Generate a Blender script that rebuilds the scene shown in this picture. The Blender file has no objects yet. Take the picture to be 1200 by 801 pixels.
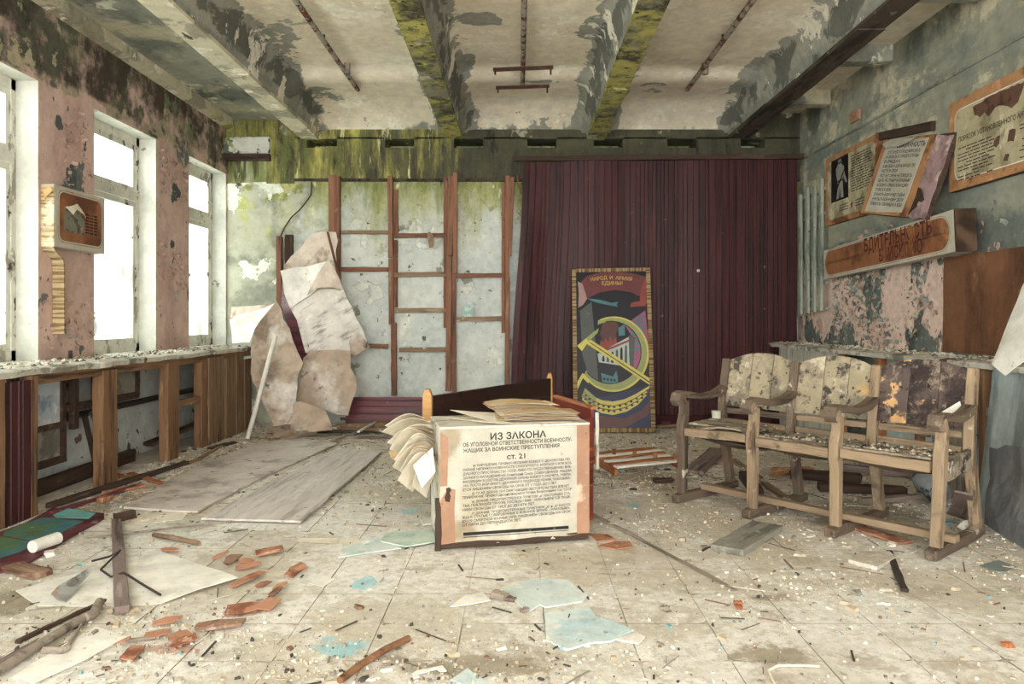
import bpy, bmesh, math, random
from mathutils import Vector, Matrix, noise

# ------------------------------------------------------------------ camera, sky, light, exposure
SC = bpy.context.scene
COL = SC.collection
CAM_H, FPX = 1.15, 880.0
cam_data = bpy.data.cameras.new('camera')
cam_data.sensor_width = 36.0
cam_data.lens = FPX / 1200.0 * 36.0
cam_data.shift_x = -7.0 / 1200.0
cam_data.shift_y = -26.5 / 1200.0
cam_data.clip_start = 0.02
cam = bpy.data.objects.new('camera', cam_data)
cam.location = (0, 0, CAM_H)
cam.rotation_euler = (math.pi / 2, 0, 0)
COL.objects.link(cam)
SC.camera = cam

world = bpy.data.worlds.new('overcast_sky')
SC.world = world
world.use_nodes = True
wn = world.node_tree.nodes
wn['Background'].inputs['Color'].default_value = (1.0, 0.99, 0.965, 1)
wn['Background'].inputs['Strength'].default_value = 4.0

SC.view_settings.view_transform = 'Standard'
SC.view_settings.look = 'None'
SC.view_settings.gamma = 1.0
SC.view_settings.use_curve_mapping = False
SC.view_settings.exposure = 1.27
SC.cycles.max_bounces = 8
SC.cycles.diffuse_bounces = 6
SC.cycles.glossy_bounces = 3
SC.cycles.transparent_max_bounces = 12
SC.cycles.sample_clamp_indirect = 6.0

# daylight entering through the row of windows (one soft source outside each opening)
WINDOWS = [(-1.2, -0.2), (0.45, 1.45), (2.3, 3.3), (4.10, 5.07), (5.74, 6.72), (7.40, 8.33)]
for a, b in WINDOWS:
    ld = bpy.data.lights.new('daylight', 'AREA')
    ld.shape = 'RECTANGLE'; ld.size = 1.9; ld.size_y = b - a
    ld.energy = 170.0
    ld.color = (1.0, 0.985, 0.95)
    lo = bpy.data.objects.new('daylight', ld)
    lo.location = (-4.5, (a + b) / 2, 2.15)
    lo.rotation_euler = (0, math.radians(-72), 0)
    COL.objects.link(lo)

# ------------------------------------------------------------------ helpers
rnd = random.Random(11)
ABS = {}                      # object -> matrix in the design space of its thing
PI = math.pi

def lin(h):
    h = h.lstrip('#')
    r = []
    for i in (0, 2, 4):
        c = int(h[i:i + 2], 16) / 255.0
        r.append(c / 12.92 if c <= 0.04045 else ((c + 0.055) / 1.055) ** 2.4)
    g = .2126 * r[0] + .7152 * r[1] + .0722 * r[2]
    return tuple(x + (g - x) * .15 for x in r) + (1.0,)

def fl(px, py, z=0.0):
    """point of the floor (or of height z) seen in the photograph at px, py"""
    Y = FPX * (CAM_H - z) / (py - 374.0)
    return Vector(((px - 607.0) / FPX * Y, Y, z))

def at(px, py, Y):
    return Vector(((px - 607.0) / FPX * Y, Y, CAM_H - (py - 374.0) / FPX * Y))

# ---- node materials
class NM:
    def __init__(s, name, coord='world'):
        s.m = bpy.data.materials.new(name); s.m.use_nodes = True
        s.t = s.m.node_tree; s.n = s.t.nodes; s.l = s.t.links
        s.b = s.n['Principled BSDF']
        if coord == 'world':
            g = s.n.new('ShaderNodeNewGeometry'); s.co = g.outputs['Position']
        else:
            tc = s.n.new('ShaderNodeTexCoord'); oi = s.n.new('ShaderNodeObjectInfo')
            v = s.n.new('ShaderNodeVectorMath'); v.operation = 'MULTIPLY_ADD'
            s.l.new(oi.outputs['Random'], v.inputs[0])
            v.inputs[1].default_value = (17.3, 9.1, 23.7)
            s.l.new(tc.outputs['Object'], v.inputs[2])
            s.co = v.outputs[0]
        s.sep = None
    def math(s, op, a, b=None, c=None, clamp=False):
        n = s.n.new('ShaderNodeMath'); n.operation = op; n.use_clamp = clamp
        for i, v in enumerate((a, b, c)):
            if v is None: continue
            if isinstance(v, (int, float)): n.inputs[i].default_value = v
            else: s.l.new(v, n.inputs[i])
        return n.outputs[0]
    def noise(s, scale, detail=6, rough=.6, st=(1, 1, 1), dist=0.0, seed=0.0):
        v = s.n.new('ShaderNodeVectorMath'); v.operation = 'MULTIPLY_ADD'
        s.l.new(s.co, v.inputs[0]); v.inputs[1].default_value = st
        v.inputs[2].default_value = (seed * 3.17, seed * 7.31, seed * 1.93)
        n = s.n.new('ShaderNodeTexNoise'); n.inputs['Scale'].default_value = scale
        n.inputs['Detail'].default_value = detail; n.inputs['Roughness'].default_value = rough
        n.inputs['Distortion'].default_value = dist
        s.l.new(v.outputs[0], n.inputs['Vector'])
        return n.outputs['Fac']
    def remap(s, v, lo, hi, a=0.0, b=1.0, smooth=True):
        n = s.n.new('ShaderNodeMapRange'); n.clamp = True
        if smooth: n.interpolation_type = 'SMOOTHSTEP'
        s.l.new(v, n.inputs['Value'])
        for k, x in (('From Min', lo), ('From Max', hi), ('To Min', a), ('To Max', b)):
            n.inputs[k].default_value = x
        return n.outputs[0]
    def axis(s, i):
        if s.sep is None:
            n = s.n.new('ShaderNodeSeparateXYZ'); s.l.new(s.co, n.inputs[0]); s.sep = n
        return s.sep.outputs[i]
    def blob(s, p, r):
        v = s.n.new('ShaderNodeVectorMath'); v.operation = 'SUBTRACT'
        s.l.new(s.co, v.inputs[0]); v.inputs[1].default_value = p
        w = s.n.new('ShaderNodeVectorMath'); w.operation = 'DIVIDE'
        s.l.new(v.outputs[0], w.inputs[0])
        w.inputs[1].default_value = r if isinstance(r, tuple) else (r, r, r)
        d = s.n.new('ShaderNodeVectorMath'); d.operation = 'LENGTH'
        s.l.new(w.outputs[0], d.inputs[0])
        return s.remap(d.outputs['Value'], 0.0, 1.0, 1.0, 0.0, False)
    def mix(s, a, b, f):
        n = s.n.new('ShaderNodeMix'); n.data_type = 'RGBA'
        for sock, v in ((n.inputs[6], a), (n.inputs[7], b)):
            if isinstance(v, tuple): sock.default_value = v
            else: s.l.new(v, sock)
        if isinstance(f, (int, float)): n.inputs[0].default_value = f
        else: s.l.new(f, n.inputs[0])
        return n.outputs[2]

def mat(name, base, layers=(), rough=.85, spec=.25, bump=.25, bscale=45, bdist=.01, coord='world',
        metallic=0.0, var=.10, vscale=7, coat=0.0, vst=(1, 1, 1)):
    """base colour broken up by two noises, then stains/paint layers, each with an organic edge"""
    k = NM(name, coord)
    c = lin(base)
    dark = tuple(x * (1 - var * 1.6) for x in c[:3]) + (1,)
    lite = tuple(min(1, x * (1 + var)) for x in c[:3]) + (1,)
    nf = k.noise(vscale, 8, .68, vst)
    col = k.mix(dark, lite, k.remap(nf, .3, .7))
    h = None
    for i, L in enumerate(layers):
        v = k.noise(L.get('s', 3), L.get('d', 7), L.get('r', .62), L.get('st', (1, 1, 1)), L.get('dist', 0.0), L.get('seed', i + 1.7))
        amp = L.get('amp', 2.4 if 'blobs' in L else 1.0)
        if amp != 1.0: v = k.math('MULTIPLY_ADD', v, amp, .5 - .5 * amp)
        for ax in range(3):
            key = 'xyz'[ax]
            if key in L:
                z0, z1 = L[key]
                g = k.remap(k.axis(ax), z0, z1, 0, 1, False) if z1 > z0 else k.remap(k.axis(ax), z1, z0, 1, 0, False)
                v = k.math('ADD', v, k.math('MULTIPLY_ADD', g, L.get('g', .5), -L.get('g', .5)))
            if key + '2' in L:
                z0, z1 = L[key + '2']
                g = k.remap(k.axis(ax), z0, z1, 0, 1, False) if z1 > z0 else k.remap(k.axis(ax), z1, z0, 1, 0, False)
                v = k.math('ADD', v, k.math('MULTIPLY_ADD', g, L.get('g', .5), -L.get('g', .5)))
        if 'blobs' in L:
            acc = None
            for p, r in L['blobs']:
                bv = k.blob(p, r)
                acc = bv if acc is None else k.math('MAXIMUM', acc, bv)
            v = k.math('ADD', v, k.math('MULTIPLY_ADD', acc, L.get('bg', 1.0), -L.get('bg', 1.0) * .5))
        m = k.remap(v, L['lo'], L['hi'])
        if 'a' in L: m = k.math('MULTIPLY', m, L['a'])
        lc = lin(L['c'])
        if L.get('v', .12):
            lv = L.get('v', .12)
            lcs = k.mix(tuple(x * (1 - 1.8 * lv) for x in lc[:3]) + (1,), tuple(min(1, x * (1 + lv)) for x in lc[:3]) + (1,),
                        k.remap(k.noise(L.get('vs', 14), 6, .7, (1, 1, 1), 0, i + 9.0), .3, .7))
        else: lcs = lc
        col = k.mix(col, lcs, m)
        if 'h' in L:
            mh = k.math('MULTIPLY', m, L['h'])
            h = mh if h is None else k.math('ADD', h, mh)
    k.l.new(col, k.b.inputs['Base Color'])
    k.b.inputs['Roughness'].default_value = rough
    k.b.inputs['Specular IOR Level'].default_value = spec
    k.b.inputs['Metallic'].default_value = metallic
    if coat:
        k.b.inputs['Coat Weight'].default_value = coat; k.b.inputs['Coat Roughness'].default_value = .25
    if bump:
        bn = k.noise(bscale, 5, .65, vst)
        hh = bn if h is None else k.math('ADD', k.math('MULTIPLY', bn, .35), h)
        b = k.n.new('ShaderNodeBump'); b.inputs['Strength'].default_value = bump
        b.inputs['Distance'].default_value = bdist
        k.l.new(hh, b.inputs['Height']); k.l.new(b.outputs[0], k.b.inputs['Normal'])
    return k.m

# ---- mesh building
class MB:
    def __init__(s): s.v = []; s.f = []; s.mi = []; s.sm = []
    def add(s, vs, fs, mi=0, smooth=False, M=None):
        o = len(s.v)
        s.v += [tuple(M @ Vector(v)) if M is not None else tuple(v) for v in vs]
        for f in fs:
            s.f.append(tuple(i + o for i in f)); s.mi.append(mi); s.sm.append(smooth)
        return s
    def box(s, a, b, mi=0, M=None, mis=None):
        (x0, y0, z0), (x1, y1, z1) = a, b
        vs = [(x0, y0, z0), (x1, y0, z0), (x1, y1, z0), (x0, y1, z0), (x0, y0, z1), (x1, y0, z1), (x1, y1, z1), (x0, y1, z1)]
        fs = [(0, 3, 2, 1), (4, 5, 6, 7), (0, 1, 5, 4), (1, 2, 6, 5), (2, 3, 7, 6), (3, 0, 4, 7)]
        if mis is None: return s.add(vs, fs, mi, False, M)
        for f, k in zip(fs, mis): s.add(vs, [f], k, False, M)
        return s
    def tube(s, path, r, n=8, mi=0, cap=True, smooth=True):
        path = [Vector(p) for p in path]; rings = []
        rr = r if isinstance(r, (list, tuple)) else [r] * len(path)
        up = None
        for i, p in enumerate(path):
            d = (path[min(i + 1, len(path) - 1)] - path[max(i - 1, 0)]).normalized()
            if up is None: up = d.orthogonal().normalized()
            up = (up - d * up.dot(d)).normalized(); w = d.cross(up)
            rings.append([p + (up * math.cos(2 * PI * k / n) + w * math.sin(2 * PI * k / n)) * rr[i] for k in range(n)])
        vs = [v for ring in rings for v in ring]
        fs = [(i * n + k, i * n + (k + 1) % n, (i + 1) * n + (k + 1) % n, (i + 1) * n + k) for i in range(len(path) - 1) for k in range(n)]
        s.add(vs, fs, mi, smooth)
        if cap:
            s.add(rings[0], [tuple(range(n - 1, -1, -1))], mi); s.add(rings[-1], [tuple(range(n))], mi)
        return s
    def sweep(s, path, half_t, x0, x1, mi=0):
        """rectangular bar running along a path in the local y-z plane, from x0 to x1"""
        P = [Vector((0, p[0], p[1])) for p in path]; sec = []
        for i, p in enumerate(P):
            d = (P[min(i + 1, len(P) - 1)] - P[max(i - 1, 0)]).normalized()
            nrm = Vector((0, -d.z, d.y))
            t = half_t[i] if isinstance(half_t, (list, tuple)) else half_t
            a, b = p + nrm * t, p - nrm * t
            sec.append([(x0, a.y, a.z), (x1, a.y, a.z), (x1, b.y, b.z), (x0, b.y, b.z)])
        vs = [v for q in sec for v in q]
        fs = [(4 * i + k, 4 * i + (k + 1) % 4, 4 * i + 4 + (k + 1) % 4, 4 * i + 4 + k) for i in range(len(P) - 1) for k in range(4)]
        fs += [(0, 3, 2, 1), tuple(4 * (len(P) - 1) + k for k in range(4))]
        return s.add(vs, fs, mi)
    def prism(s, poly, t, M=None, mi=0, mside=None):
        """polygon in the local x-y plane, thickness t upward"""
        n = len(poly)
        vs = [(p[0], p[1], 0) for p in poly] + [(p[0], p[1], t) for p in poly]
        s.add(vs, [tuple(range(n - 1, -1, -1)), tuple(range(n, 2 * n))], mi, False, M)
        s.add(vs, [(i, (i + 1) % n, n + (i + 1) % n, n + i) for i in range(n)], mi if mside is None else mside, False, M)
        return s
    def grid(s, fn, nu, nv, mi=0, smooth=True, t=0.0):
        """surface fn(u, v) -> point; with t, a closed sheet of that thickness"""
        top = [Vector(fn(i / nu, j / nv)) for j in range(nv + 1) for i in range(nu + 1)]
        W = nu + 1
        q = [(j * W + i, j * W + i + 1, (j + 1) * W + i + 1, (j + 1) * W + i) for j in range(nv) for i in range(nu)]
        if not t: return s.add(top, q, mi, smooth)
        bot = []
        for j in range(nv + 1):
            for i in range(nu + 1):
                du = top[j * W + min(i + 1, nu)] - top[j * W + max(i - 1, 0)]
                dv = top[min(j + 1, nv) * W + i] - top[max(j - 1, 0) * W + i]
                nn = du.cross(dv)
                bot.append(top[j * W + i] - (nn.normalized() if nn.length > 1e-9 else Vector((0, 0, 1))) * t)
        o = len(top)
        s.add(top + bot, q + [tuple(reversed([k + o for k in f])) for f in q], mi, smooth)
        rim = [i for i in range(W)] + [(j + 1) * W - 1 for j in range(1, nv + 1)] + [nv * W + i for i in range(nu - 1, -1, -1)] + [j * W for j in range(nv - 1, 0, -1)]
        s.add(top + bot, [(rim[(k + 1) % len(rim)], rim[k], rim[k] + o, rim[(k + 1) % len(rim)] + o) for k in range(len(rim))], mi, False)
        return s
    def obj(s, name, mats, parent=None, M=None, bevel=0.0):
        """link as ONE object; the mesh is in its own local space, M places it in the design space"""
        me = bpy.data.meshes.new(name)
        me.from_pydata(s.v, [], s.f)
        for m in (mats if isinstance(mats, (list, tuple)) else [mats]): me.materials.append(m)
        me.polygons.foreach_set('material_index', s.mi)
        me.polygons.foreach_set('use_smooth', s.sm)
        if bevel:
            bm = bmesh.new(); bm.from_mesh(me)
            bmesh.ops.remove_doubles(bm, verts=bm.verts, dist=1e-5)
            ed = [e for e in bm.edges if len(e.link_faces) == 2 and e.calc_face_angle(0) > .6]
            bmesh.ops.bevel(bm, geom=ed, offset=bevel, segments=1, affect='EDGES', clamp_overlap=True)
            bm.to_mesh(me); bm.free()
        me.update()
        return place(bpy.data.objects.new(name, me), parent, M)

def place(o, parent=None, M=None):
    M = M if M is not None else Matrix.Identity(4)
    COL.objects.link(o)
    ABS[o.name] = M
    if parent is not None:
        o.parent = parent
        o.matrix_basis = ABS[parent.name].inverted() @ M
    else: o.matrix_basis = M
    return o

def T(x, y=None, z=None):
    return Matrix.Translation(Vector(x) if y is None else Vector((x, y, z)))
def RX(a): return Matrix.Rotation(a, 4, 'X')
def RY(a): return Matrix.Rotation(a, 4, 'Y')
def RZ(a): return Matrix.Rotation(a, 4, 'Z')

def tag(o, label=None, cat=None, group=None, kind=None):
    if label: o['label'] = label
    if cat: o['category'] = cat
    if group: o['group'] = group
    if kind: o['kind'] = kind
    return o

def thing(name, label, cat, loc=(0, 0, 0), rotz=0.0, group=None, local=False, M=None):
    """an Empty at the base of a thing; local=True: its parts are given in its own axes, else in world axes"""
    o = bpy.data.objects.new(name, None); COL.objects.link(o)
    o.empty_display_size = .1
    o.matrix_basis = M if M is not None else T(loc) @ RZ(rotz)
    ABS[o.name] = Matrix.Identity(4) if local else o.matrix_basis.copy()
    return tag(o, label, cat, group)

def frame(p0, p1, up=(0, 0, 1)):
    p0, p1 = Vector(p0), Vector(p1)
    x = (p1 - p0).normalized(); up = Vector(up)
    if abs(x.dot(up)) > .98: up = Vector((0, 1, 0))
    y = up.cross(x).normalized(); z = x.cross(y)
    M = Matrix((x, y, z)).transposed().to_4x4(); M.translation = p0
    return M

def bar_mb(L, w, t, jit=.002, jag=0.0, seg=4, seed=None):
    """worn timber: a bar along local x with slightly uneven faces and, with jag, broken ends"""
    r = random.Random(seed if seed is not None else rnd.random())
    b = MB(); n = max(2, seg); vs = []
    for i in range(n + 1):
        for (sy, sz) in ((-1, -1), (1, -1), (1, 1), (-1, 1)):
            x = L * i / n
            if i in (0, n) and jag: x += r.uniform(-jag, jag)
            vs.append((x, sy * w / 2 + r.uniform(-jit, jit), sz * t / 2 + r.uniform(-jit, jit)))
    fs = [(4 * i + k, 4 * i + (k + 1) % 4, 4 * i + 4 + (k + 1) % 4, 4 * i + 4 + k) for i in range(n) for k in range(4)]
    fs = [tuple(reversed(f)) for f in fs]
    fs += [(0, 1, 2, 3), tuple(4 * n + k for k in (3, 2, 1, 0))]
    return b.add(vs, fs)

def bar(name, p0, p1, w, t, m, parent=None, up=(0, 0, 1), jit=.002, jag=0.0, seg=4, bevel=.003):
    L = (Vector(p1) - Vector(p0)).length
    return bar_mb(L, w, t, jit, jag, seg).obj(name, m, parent, frame(p0, p1, up), bevel)

def jag_poly(pts, step, amp, r):
    """outline with torn edges"""
    out = []
    n = len(pts)
    for i in range(n):
        a, b = Vector(pts[i]), Vector(pts[(i + 1) % n])
        k = max(1, int((b - a).length / step))
        d = (b - a).normalized(); nn = Vector((-d.y, d.x))
        for j in range(k):
            p = a.lerp(b, j / k)
            if j: p = p + nn * r.uniform(-amp, amp)
            out.append((p.x, p.y))
    return out

def sheet(name, pts, m, parent=None, t=.004, jag=.01, step=.08, wave=0.0, wscale=3.0, seed=1, cuts=2, curl=None, ridge=False):
    """torn sheet through the 3-D outline pts, waved along its normal, with thickness t"""
    r = random.Random(seed)
    P = [Vector(p) for p in pts]
    c = sum(P, Vector()) / len(P)
    nrm = Vector()
    for i in range(len(P)): nrm += (P[i] - c).cross(P[(i + 1) % len(P)] - c)
    nrm.normalize()
    x = (P[1] - P[0]); x = (x - nrm * x.dot(nrm)).normalized(); y = nrm.cross(x)
    flat = [((p - c).dot(x), (p - c).dot(y)) for p in P]
    offs = [(p - c).dot(nrm) for p in P]
    poly = jag_poly([Vector(q) for q in flat], step, jag, r)
    bm = bmesh.new()
    vs = [bm.verts.new((q[0], q[1], 0)) for q in poly]
    f = bm.faces.new(vs)
    bmesh.ops.triangulate(bm, faces=[f])
    if cuts:
        for _ in range(cuts):
            long_e = [e for e in bm.edges if e.calc_length() > step * 1.3]
            if long_e: bmesh.ops.subdivide_edges(bm, edges=long_e, cuts=1)
            bmesh.ops.triangulate(bm, faces=[f for f in bm.faces if len(f.verts) > 3])
    for v in bm.verts:
        # outline points out of plane pull the surface with them
        w = [1.0 / (.0005 + (v.co.x - a) ** 2 + (v.co.y - b) ** 2) for a, b in flat]
        dz = sum(wi * oi for wi, oi in zip(w, offs)) / sum(w)
        if wave:
            nv = noise.noise(Vector((v.co.x * wscale, v.co.y * wscale * (.5 if ridge else 1), seed * 3.1)))
            dz += wave * ((.4 - 2.4 * abs(nv)) if ridge else nv)
        if curl: dz += curl(v.co.x, v.co.y)
        v.co.z += dz
    ext = bmesh.ops.extrude_face_region(bm, geom=list(bm.faces))
    for e in ext['geom']:
        if isinstance(e, bmesh.types.BMVert): e.co.z -= t
    bmesh.ops.recalc_face_normals(bm, faces=bm.faces)
    me = bpy.data.meshes.new(name); bm.to_mesh(me); bm.free()
    me.materials.append(m)
    M = Matrix((x, y, nrm)).transposed().to_4x4(); M.translation = c
    return place(bpy.data.objects.new(name, me), parent, M)

def text_mb(lines, M, mi=0, b=None):
    """lines: (string, x, y, size, width or None): flat lettering in the x-y plane of M"""
    b = b or MB()
    for (st, x, y, size, width) in lines:
        cu = bpy.data.curves.new('lettering', 'FONT'); cu.body = st; cu.size = size
        cu.resolution_u = 1; cu.offset = size * .022
        o = bpy.data.objects.new('lettering', cu); COL.objects.link(o)
        dg = bpy.context.evaluated_depsgraph_get(); dg.update()
        ev = o.evaluated_get(dg); me = ev.to_mesh()
        if len(me.vertices):
            xs = [v.co.x for v in me.vertices]; w = max(xs) - min(xs)
            sx = width / w if width else 1.0
            b.add([(x + (v.co.x - min(xs)) * sx, y + v.co.y, 0) for v in me.vertices], [tuple(p.vertices) for p in me.polygons], mi, False, M)
        ev.to_mesh_clear()
        bpy.data.objects.remove(o); bpy.data.curves.remove(cu)
    return b
# ------------------------------------------------------------------ materials of the setting
XL, XR, YB, YF = -3.24, 3.13, 8.40, -2.6
def P(px, py): return tuple(fl(px, py))

FLOOR_LAYERS = [
    dict(c='#cbc2b1', s=1.6, lo=.46, hi=.62, a=.7, d=9),
    dict(c='#c4b89f', s=1.25, lo=.49, hi=.55, a=.65, d=12, r=.76, seed=4.4),
    dict(c='#a89b84', s=3.0, lo=.55, hi=.62, a=.6, d=12, r=.76),
    dict(c='#f1ede3', s=4.2, lo=.55, hi=.66, a=.8, d=9, r=.7),
    dict(c='#8b8069', s=3.0, lo=.52, hi=.78, a=.8, y=(4.4, 6.6), g=.30, d=10, r=.72),
    dict(c='#b4a88f', s=26, lo=.48, hi=.64, a=.55, d=8, r=.75),
    dict(c='#7d725f', s=75, lo=.60, hi=.70, a=.5, d=5, r=.7),
    dict(c='#f4f1e8', s=18, lo=.60, hi=.68, a=.7, d=8, r=.75),
    dict(c='#6e6758', s=9, lo=.62, hi=.72, a=.55, d=8, r=.7),
    dict(c='#9c8f76', s=5, lo=.42, hi=.72, a=.85, d=9, r=.72, bg=.9,
         blobs=[(P(760, 560), (.85, .6, 1)), (P(1000, 600), (.9, .8, 1)), (P(560, 780), (.5, .16, 1)), (P(905, 765), (.28, .16, 1)), (P(120, 590), (.5, .9, 1)), (P(30, 700), (.4, .3, 1)), (P(900, 700), (.25, .12, 1))]),
    dict(c='#97ccd3', s=7, lo=.50, hi=.70, d=10, r=.74, bg=1.0, a=.85,
         blobs=[(P(398, 758), (.22, .17, 1)), (P(430, 682), (.12, .19, 1)), (P(482, 598), (.16, .16, 1)), (P(742, 592), (.10, .14, 1)), (P(640, 690), (.10, .08, 1)), (P(545, 792), (.08, .05, 1))]),
    dict(c='#b0693f', s=10, lo=.66, hi=.80, d=9, r=.7, bg=.9, a=.6,
         blobs=[(P(285, 715), (.25, .22, 1)), (P(200, 760), (.25, .12, 1)), (P(175, 580), (.3, .5, 1)), (P(720, 638), (.14, .1, 1))]),
    dict(c='#b3a24e', s=6, lo=.62, hi=.82, d=8, bg=.9, a=.6, blobs=[(P(480, 560), (.2, .5, 1)), (P(220, 600), (.25, .15, 1))]),
]
M_GROUT = mat('dirty_tile_edge', '#97897a', bump=0)
M_TILE = mat('dusty_tile', '#e3dfd6', FLOOR_LAYERS, rough=.9, bump=.5, bscale=70, bdist=.004, var=.10, vscale=22)
M_SCREED = mat('dusty_screed', '#c9c0af', FLOOR_LAYERS, rough=.95, bump=.6, bscale=60, bdist=.006, var=.16, vscale=18)

RIB_SIDES = [((x_, 5.4, 3.36), (.22, 14, .6)) for x_ in (-2.16, -.87, -.57, .715, 1.015, 2.30)]
M_CEIL = mat('peeling_whitewash', '#ebe0c6', [
    dict(c='#dccfb0', s=.9, lo=.45, hi=.6, a=.7),
    dict(c='#999a8e', s=1.3, lo=.56, hi=.575, z=(3.56, 3.24), g=.10, d=10, r=.66, h=-.5, a=.85),
    dict(c='#7f8278', s=2.2, lo=.39, hi=.47, z=(3.48, 3.2), g=.42, st=(1, .8, 1), d=9, r=.6, dist=.6, h=-.4, a=.9),
    dict(c='#55564e', s=2.6, lo=.48, hi=.62, z=(3.44, 3.18), g=.32, d=9, r=.62, dist=.8, a=.85),
    dict(c='#8f9186', s=2.3, lo=.455, hi=.47, d=11, r=.66, y=(7.2, 8.7), g=.5, h=-.5, a=.9, seed=8.3),
    dict(c='#8f9186', s=2.2, lo=.50, hi=.525, d=10, r=.64, amp=2.2, bg=1.0, h=-.5, a=.9,
         blobs=[((.62, 6.0, 3.5), (.30, .55, .4)), ((-2.0, 7.7, 3.4), (.3, .5, .3)), ((-1.95, 6.2, 3.4), (.34, .8, .3)), ((-.45, 6.9, 3.42), (.22, .6, .3)), ((2.2, 7.2, 3.4), (.2, .8, .3)), ((1.35, 7.45, 3.5), (.25, .12, .3)), ((-.30, 5.9, 3.5), (.25, .2, .3)), ((.3, 7.35, 3.5), (.4, .12, .3))]),
    dict(c='#8b8d82', s=2.2, lo=.50, hi=.54, d=11, r=.68, dist=.5, amp=1.9, bg=.95, blobs=RIB_SIDES, a=.85, h=-.4, st=(1, .7, 1), seed=3.3),
    dict(c='#4e5049', s=3.0, lo=.74, hi=.86, d=10, r=.66, dist=.9, amp=2.0, bg=.9, blobs=RIB_SIDES, a=.75, st=(1, .6, 1), seed=6.1),
    dict(c='#f3ecd6', s=2.0, lo=.57, hi=.59, d=10, r=.66, a=.8),
    dict(c='#9aa03f', s=5, lo=.60, hi=.72, y=(7.7, 8.5), z=(3.4, 3.15), g=.5, d=8, a=.9),
    dict(c='#6d665a', s=7, lo=.70, hi=.73, d=9, a=.8),
], rough=.9, bump=.35, bscale=30, bdist=.01)
M_RIB_MOSS = mat('mossy_rib', '#8f8b74', [
    dict(c='#4b4738', s=2.0, lo=.47, hi=.55, d=8),
    dict(c='#b8b052', s=3.4, lo=.42, hi=.54, d=10, r=.72, h=.8),
    dict(c='#6d7539', s=8, lo=.52, hi=.62, d=8, r=.7, h=.8),
    dict(c='#3a3a26', s=14, lo=.60, hi=.68, d=6),
    dict(c='#d3ccb0', s=2.5, lo=.61, hi=.63, d=8),
], bump=.8, bscale=60, bdist=.02)
M_RIB_PALE = mat('pale_rib', '#cfc7a8', [
    dict(c='#a39c83', s=2.5, lo=.5, hi=.56, d=9),
    dict(c='#ece5cd', s=3.0, lo=.58, hi=.61, d=8),
    dict(c='#4a483b', s=5, lo=.66, hi=.69, d=9, st=(3, .5, 1)),
    dict(c='#a5a336', s=4, lo=.46, hi=.58, y=(6.6, 8.2), g=.6, d=8),
], bump=.6, bscale=40, bdist=.015)
M_RIB_DARK = mat('dark_rib', '#51453a', [
    dict(c='#332b24', s=3, lo=.48, hi=.6, st=(3, .5, 1), d=8),
    dict(c='#8a826c', s=5, lo=.63, hi=.68, d=9),
], bump=.6, bscale=40, bdist=.015)
M_BAY_SIDE = mat('damp_bay', '#98998a', [
    dict(c='#71766c', s=1.8, lo=.45, hi=.6, d=9, st=(1, .6, 1)),
    dict(c='#b9b193', s=1.9, lo=.52, hi=.62, d=9),
    dict(c='#5b6059', s=3.5, lo=.58, hi=.68, d=9, st=(1, .5, 1)),
    dict(c='#ccd0bd', s=2.3, lo=.63, hi=.65, d=9),
], bump=.5, bscale=35, bdist=.012)
M_LEFT = mat('peeling_pink_wall', '#d6b5a6', [
    dict(c='#c09c8d', s=3, lo=.5, hi=.64, st=(1, 1, .5), a=.7, d=8),
    dict(c='#cda797', s=5, lo=.58, hi=.64, a=.7, d=8),
    dict(c='#6e7673', s=2.6, lo=.615, hi=.625, st=(1, 1, .7), d=9, r=.55, h=-1.0),
    dict(c='#6b7471', s=9, lo=.64, hi=.65, d=7, r=.6, h=-1.0),
    dict(c='#5a6160', s=4, lo=.60, hi=.62, bg=.9, d=8, h=-1.0,
         blobs=[((XL, 7.05, 1.75), (1, .17, .34)), ((XL, 7.1, 2.35), (1, .2, .2)), ((XL, 5.45, 2.18), (1, .12, .16)), ((XL, 5.3, 2.55), (1, .08, .1)), ((XL, 5.62, 2.45), (1, .07, .14))]),
    dict(c='#a89a7c', s=3.5, lo=.49, hi=.56, z=(2.50, 2.78), g=.5, d=9, a=.9),
    dict(c='#4b4238', s=1.9, lo=.40, hi=.56, z=(2.58, 2.86), g=.6, d=10, r=.7),
    dict(c='#5e5f4c', s=2.4, lo=.50, hi=.60, z=(2.62, 2.78), g=.6, d=9),
    dict(c='#5c463c', s=2.6, lo=.54, hi=.70, z=(2.68, 2.85), g=.5, d=8, a=.8),
    dict(c='#b3a684', s=1.9, lo=.60, hi=.62, z=(2.68, 2.80), g=.5, d=10, r=.66, h=.8),
    dict(c='#7b8a62', s=3.2, lo=.61, hi=.66, z=(2.55, 2.72), g=.4, d=9, a=.8),
], bump=.7, bscale=30, bdist=.012)
M_REVEAL = mat('whitewashed_reveal', '#cfcec2', [
    dict(c='#cfcfc4', s=2.5, lo=.5, hi=.66, st=(1, 1, .4), a=.6, d=8),
    dict(c='#8c8f86', s=5, lo=.645, hi=.655, d=9, h=-1),
], bump=.35, bscale=30)
M_LOW_LEFT = mat('pale_blue_wall', '#d0d5ce', [
    dict(c='#bcc5c3', s=1.8, lo=.45, hi=.62, d=8, a=.8),
    dict(c='#cfd4cc', s=3, lo=.55, hi=.65, d=8, a=.8),
    dict(c='#7d6257', s=4.5, lo=.60, hi=.62, z=(.6, .1), g=.12, d=9, h=-1),
    dict(c='#4f504b', s=11, lo=.64, hi=.66, d=7, h=-1),
    dict(c='#b79a5c', s=3, lo=.62, hi=.72, st=(3, 3, .2), d=6, a=.5),
], bump=.5, bscale=30)
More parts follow.
